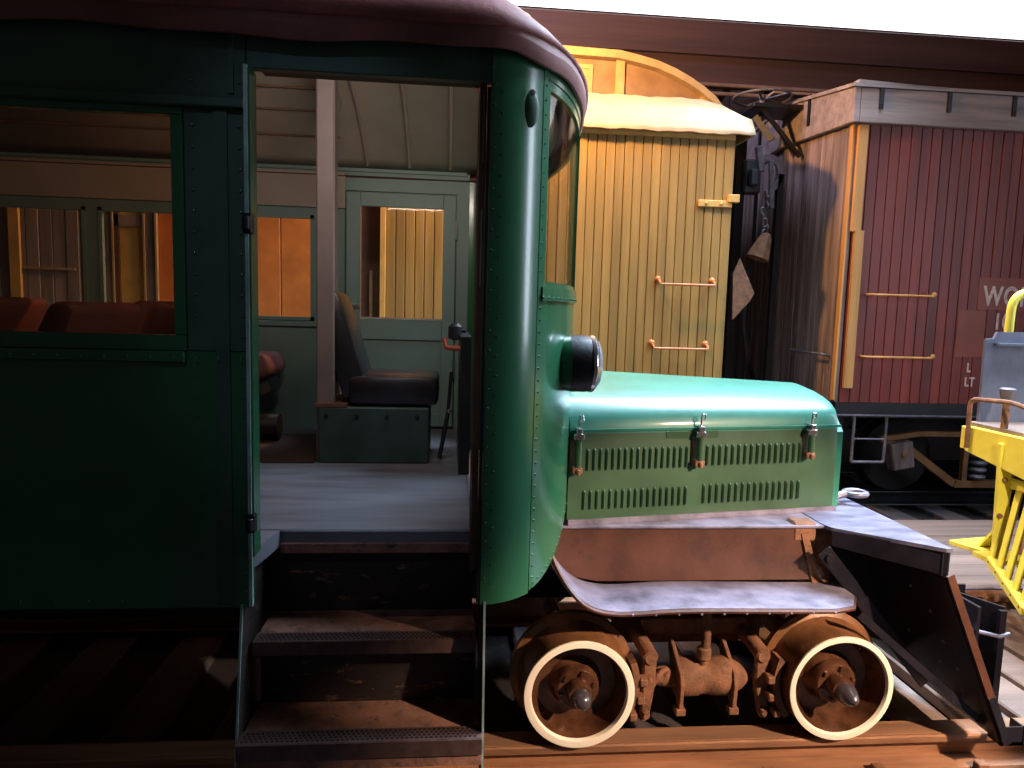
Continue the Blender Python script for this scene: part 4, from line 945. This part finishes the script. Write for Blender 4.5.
# ================================================================== YELLOW RAIL CAR (right edge)
def work_car():
    C = empty('rail_work_car', (4.3, 3.4, 0)); tag(C, 'bright yellow rail work car with slatted pilot, cut off at the right edge', 'work car')
    X = 3.24
    MB().hexa([(X, 2.5, .70), (X+.12, 2.5, .70), (X+.12, 4.06, .955), (X, 4.06, .955), (X, 2.5, 1.112), (X+.12, 2.5, 1.112), (X+.12, 4.06, 1.112), (X, 4.06, 1.112)]).build('end_beam', 'handyellow', C, bevel=.006)
    MB().box(X+.0, X+.118, 4.062, 4.10, .965, 1.105).build('beam_end', 'handyellow', C, bevel=.004)
    MB().box(X+.12, 5.8, 2.6, 2.72, .93, 1.09).box(X+.12, 5.8, 3.98, 4.10, .93, 1.09).build('side_beam', 'handyellow', C, bevel=.006)
    MB().box(X+.03, 5.8, 2.5, 4.1, 1.112, 1.135).build('deck', 'deck', C)
    # loop handle and knob
    MB().tube(rounded([(X-.015, 4.02, .98), (X-.02, 4.02, 1.285), (X-.02, 3.7, 1.305), (X-.02, 3.1, 1.20)], .05), .014, 8).build('grab_loop', 'rust', C, smooth=True)
    kn = MB().cyl((X+.05, 3.82, 1.12), (X+.05, 3.82, 1.30), .020, n=12).build('pin', 'rust', C, smooth=True)
    MB().lathe((X+.05, 3.82, 1.30), (0, 0, 1), [(0, .022), (.02, .036), (.07, .044), (.078, .03)], n=16).build('pin_head', 'gear', kn, smooth=True)
    # grey plate on the deck
    pl = MB().prism([(3.505, 4.08, 1.135), (3.505, 4.08, 1.655), (3.56, 4.08, 1.66), (3.575, 4.08, 1.70), (4.6, 4.08, 1.71), (4.6, 4.08, 1.135)], (0, .02, 0))
    po = pl.build('grey_plate', 'greypanel', C)
    MB().box(3.56, 4.6, 4.03, 4.08, 1.618, 1.632).build('plate_lip', 'greypanel', po)
    po.location.x -= .17; ORG[po.name].x -= .17
    MB().tube(rounded([(3.54, 4.16, 1.14), (3.55, 4.16, 1.95), (4.4, 4.16, 1.99), (4.4, 4.16, 1.14)], .12, 8), .026, 12).build('guard_rail', 'handyellow', C, smooth=True)
    # hanging post with bolts and foot board
    ps = MB().beam((X+.02, 3.76, 1.06), (X+.08, 3.80, .34), .085, .025, (0, 1, 0)).build('hanging_post', 'handyellow', C, bevel=.004)
    for z, y in ((1.02, 3.742), (.84, 3.752), (.62, 3.765)): MB().lathe((X+.03, y, z), (-.2, -1, 0), [(0, .016), (.012, .014), (.016, .004)], n=8).build('bolt', 'rust', ps)
    MB().prism([(3.30, 4.19, .30), (3.37, 3.98, .30), (3.58, 4.02, .30), (3.74, 4.28, .30)], (0, 0, .032)).build('foot_board', 'handyellow', C, bevel=.004)
    MB().prism([(3.40, 4.05, .332), (3.60, 4.05, .332), (3.50, 4.0, .50), (3.45, 3.96, .50)], (0, .02, 0)).box(3.30, 3.56, 3.80, 3.98, .30, .33).build('foot_bracket', 'handyellow', C)
    # V pilot with slats
    A0, A1 = Vector((3.27, 3.80, .34)), Vector((3.13, 3.36, .21)); B0, B1 = Vector((3.35, 3.82, .81)), Vector((3.28, 3.36, .83))
    A2 = Vector((3.27, 2.92, .34)); B2 = Vector((3.35, 2.90, .81))
    for P0, P1 in ((A0, A1), (A1, A2)): MB().beam(P0, P1, .05, .055).build('pilot_rail', 'handyellow', C, bevel=.006)
    for P0, P1 in ((B0, B1), (B1, B2)): MB().beam(P0, P1, .05, .055).build('pilot_rail', 'handyellow', C, bevel=.006)
    for P0, P1, Q0, Q1 in ((A0, A1, B0, B1), (A2, A1, B2, B1)):
        for i in range(5):
            t = .04+i*.215; MB().beam(P0.lerp(P1, t), Q0.lerp(Q1, t), .036, .022, (1, .5, 0)).build('pilot_slat', 'handyellow', C, bevel=.004)
            q = P0.lerp(P1, t); MB().lathe((q.x-.022, q.y-.01, q.z), (-1, -.3, 0), [(0, .010), (.008, .008), (.010, .002)], n=8).build('bolt', 'rust', C)
    MB().box(3.3, 5.6, 3.3, 3.5, .6, .93).build('centre_sill', 'black', C)
    for y in (2.62, 4.04):
        for x in (4.0, 5.3):
            MB().lathe((x, y, .24), (0, 1, 0), [(0, .23), (.12, .235), (.14, .26), (.15, .26)] if y < 3 else [(-.02, .255), (.005, .255), (.02, .232), (.14, .228)], n=32).build('wheel', 'rust', C, smooth=True)

setting(); track(); railbus(); coach(); left_boxcar(); boxcar(); work_car()
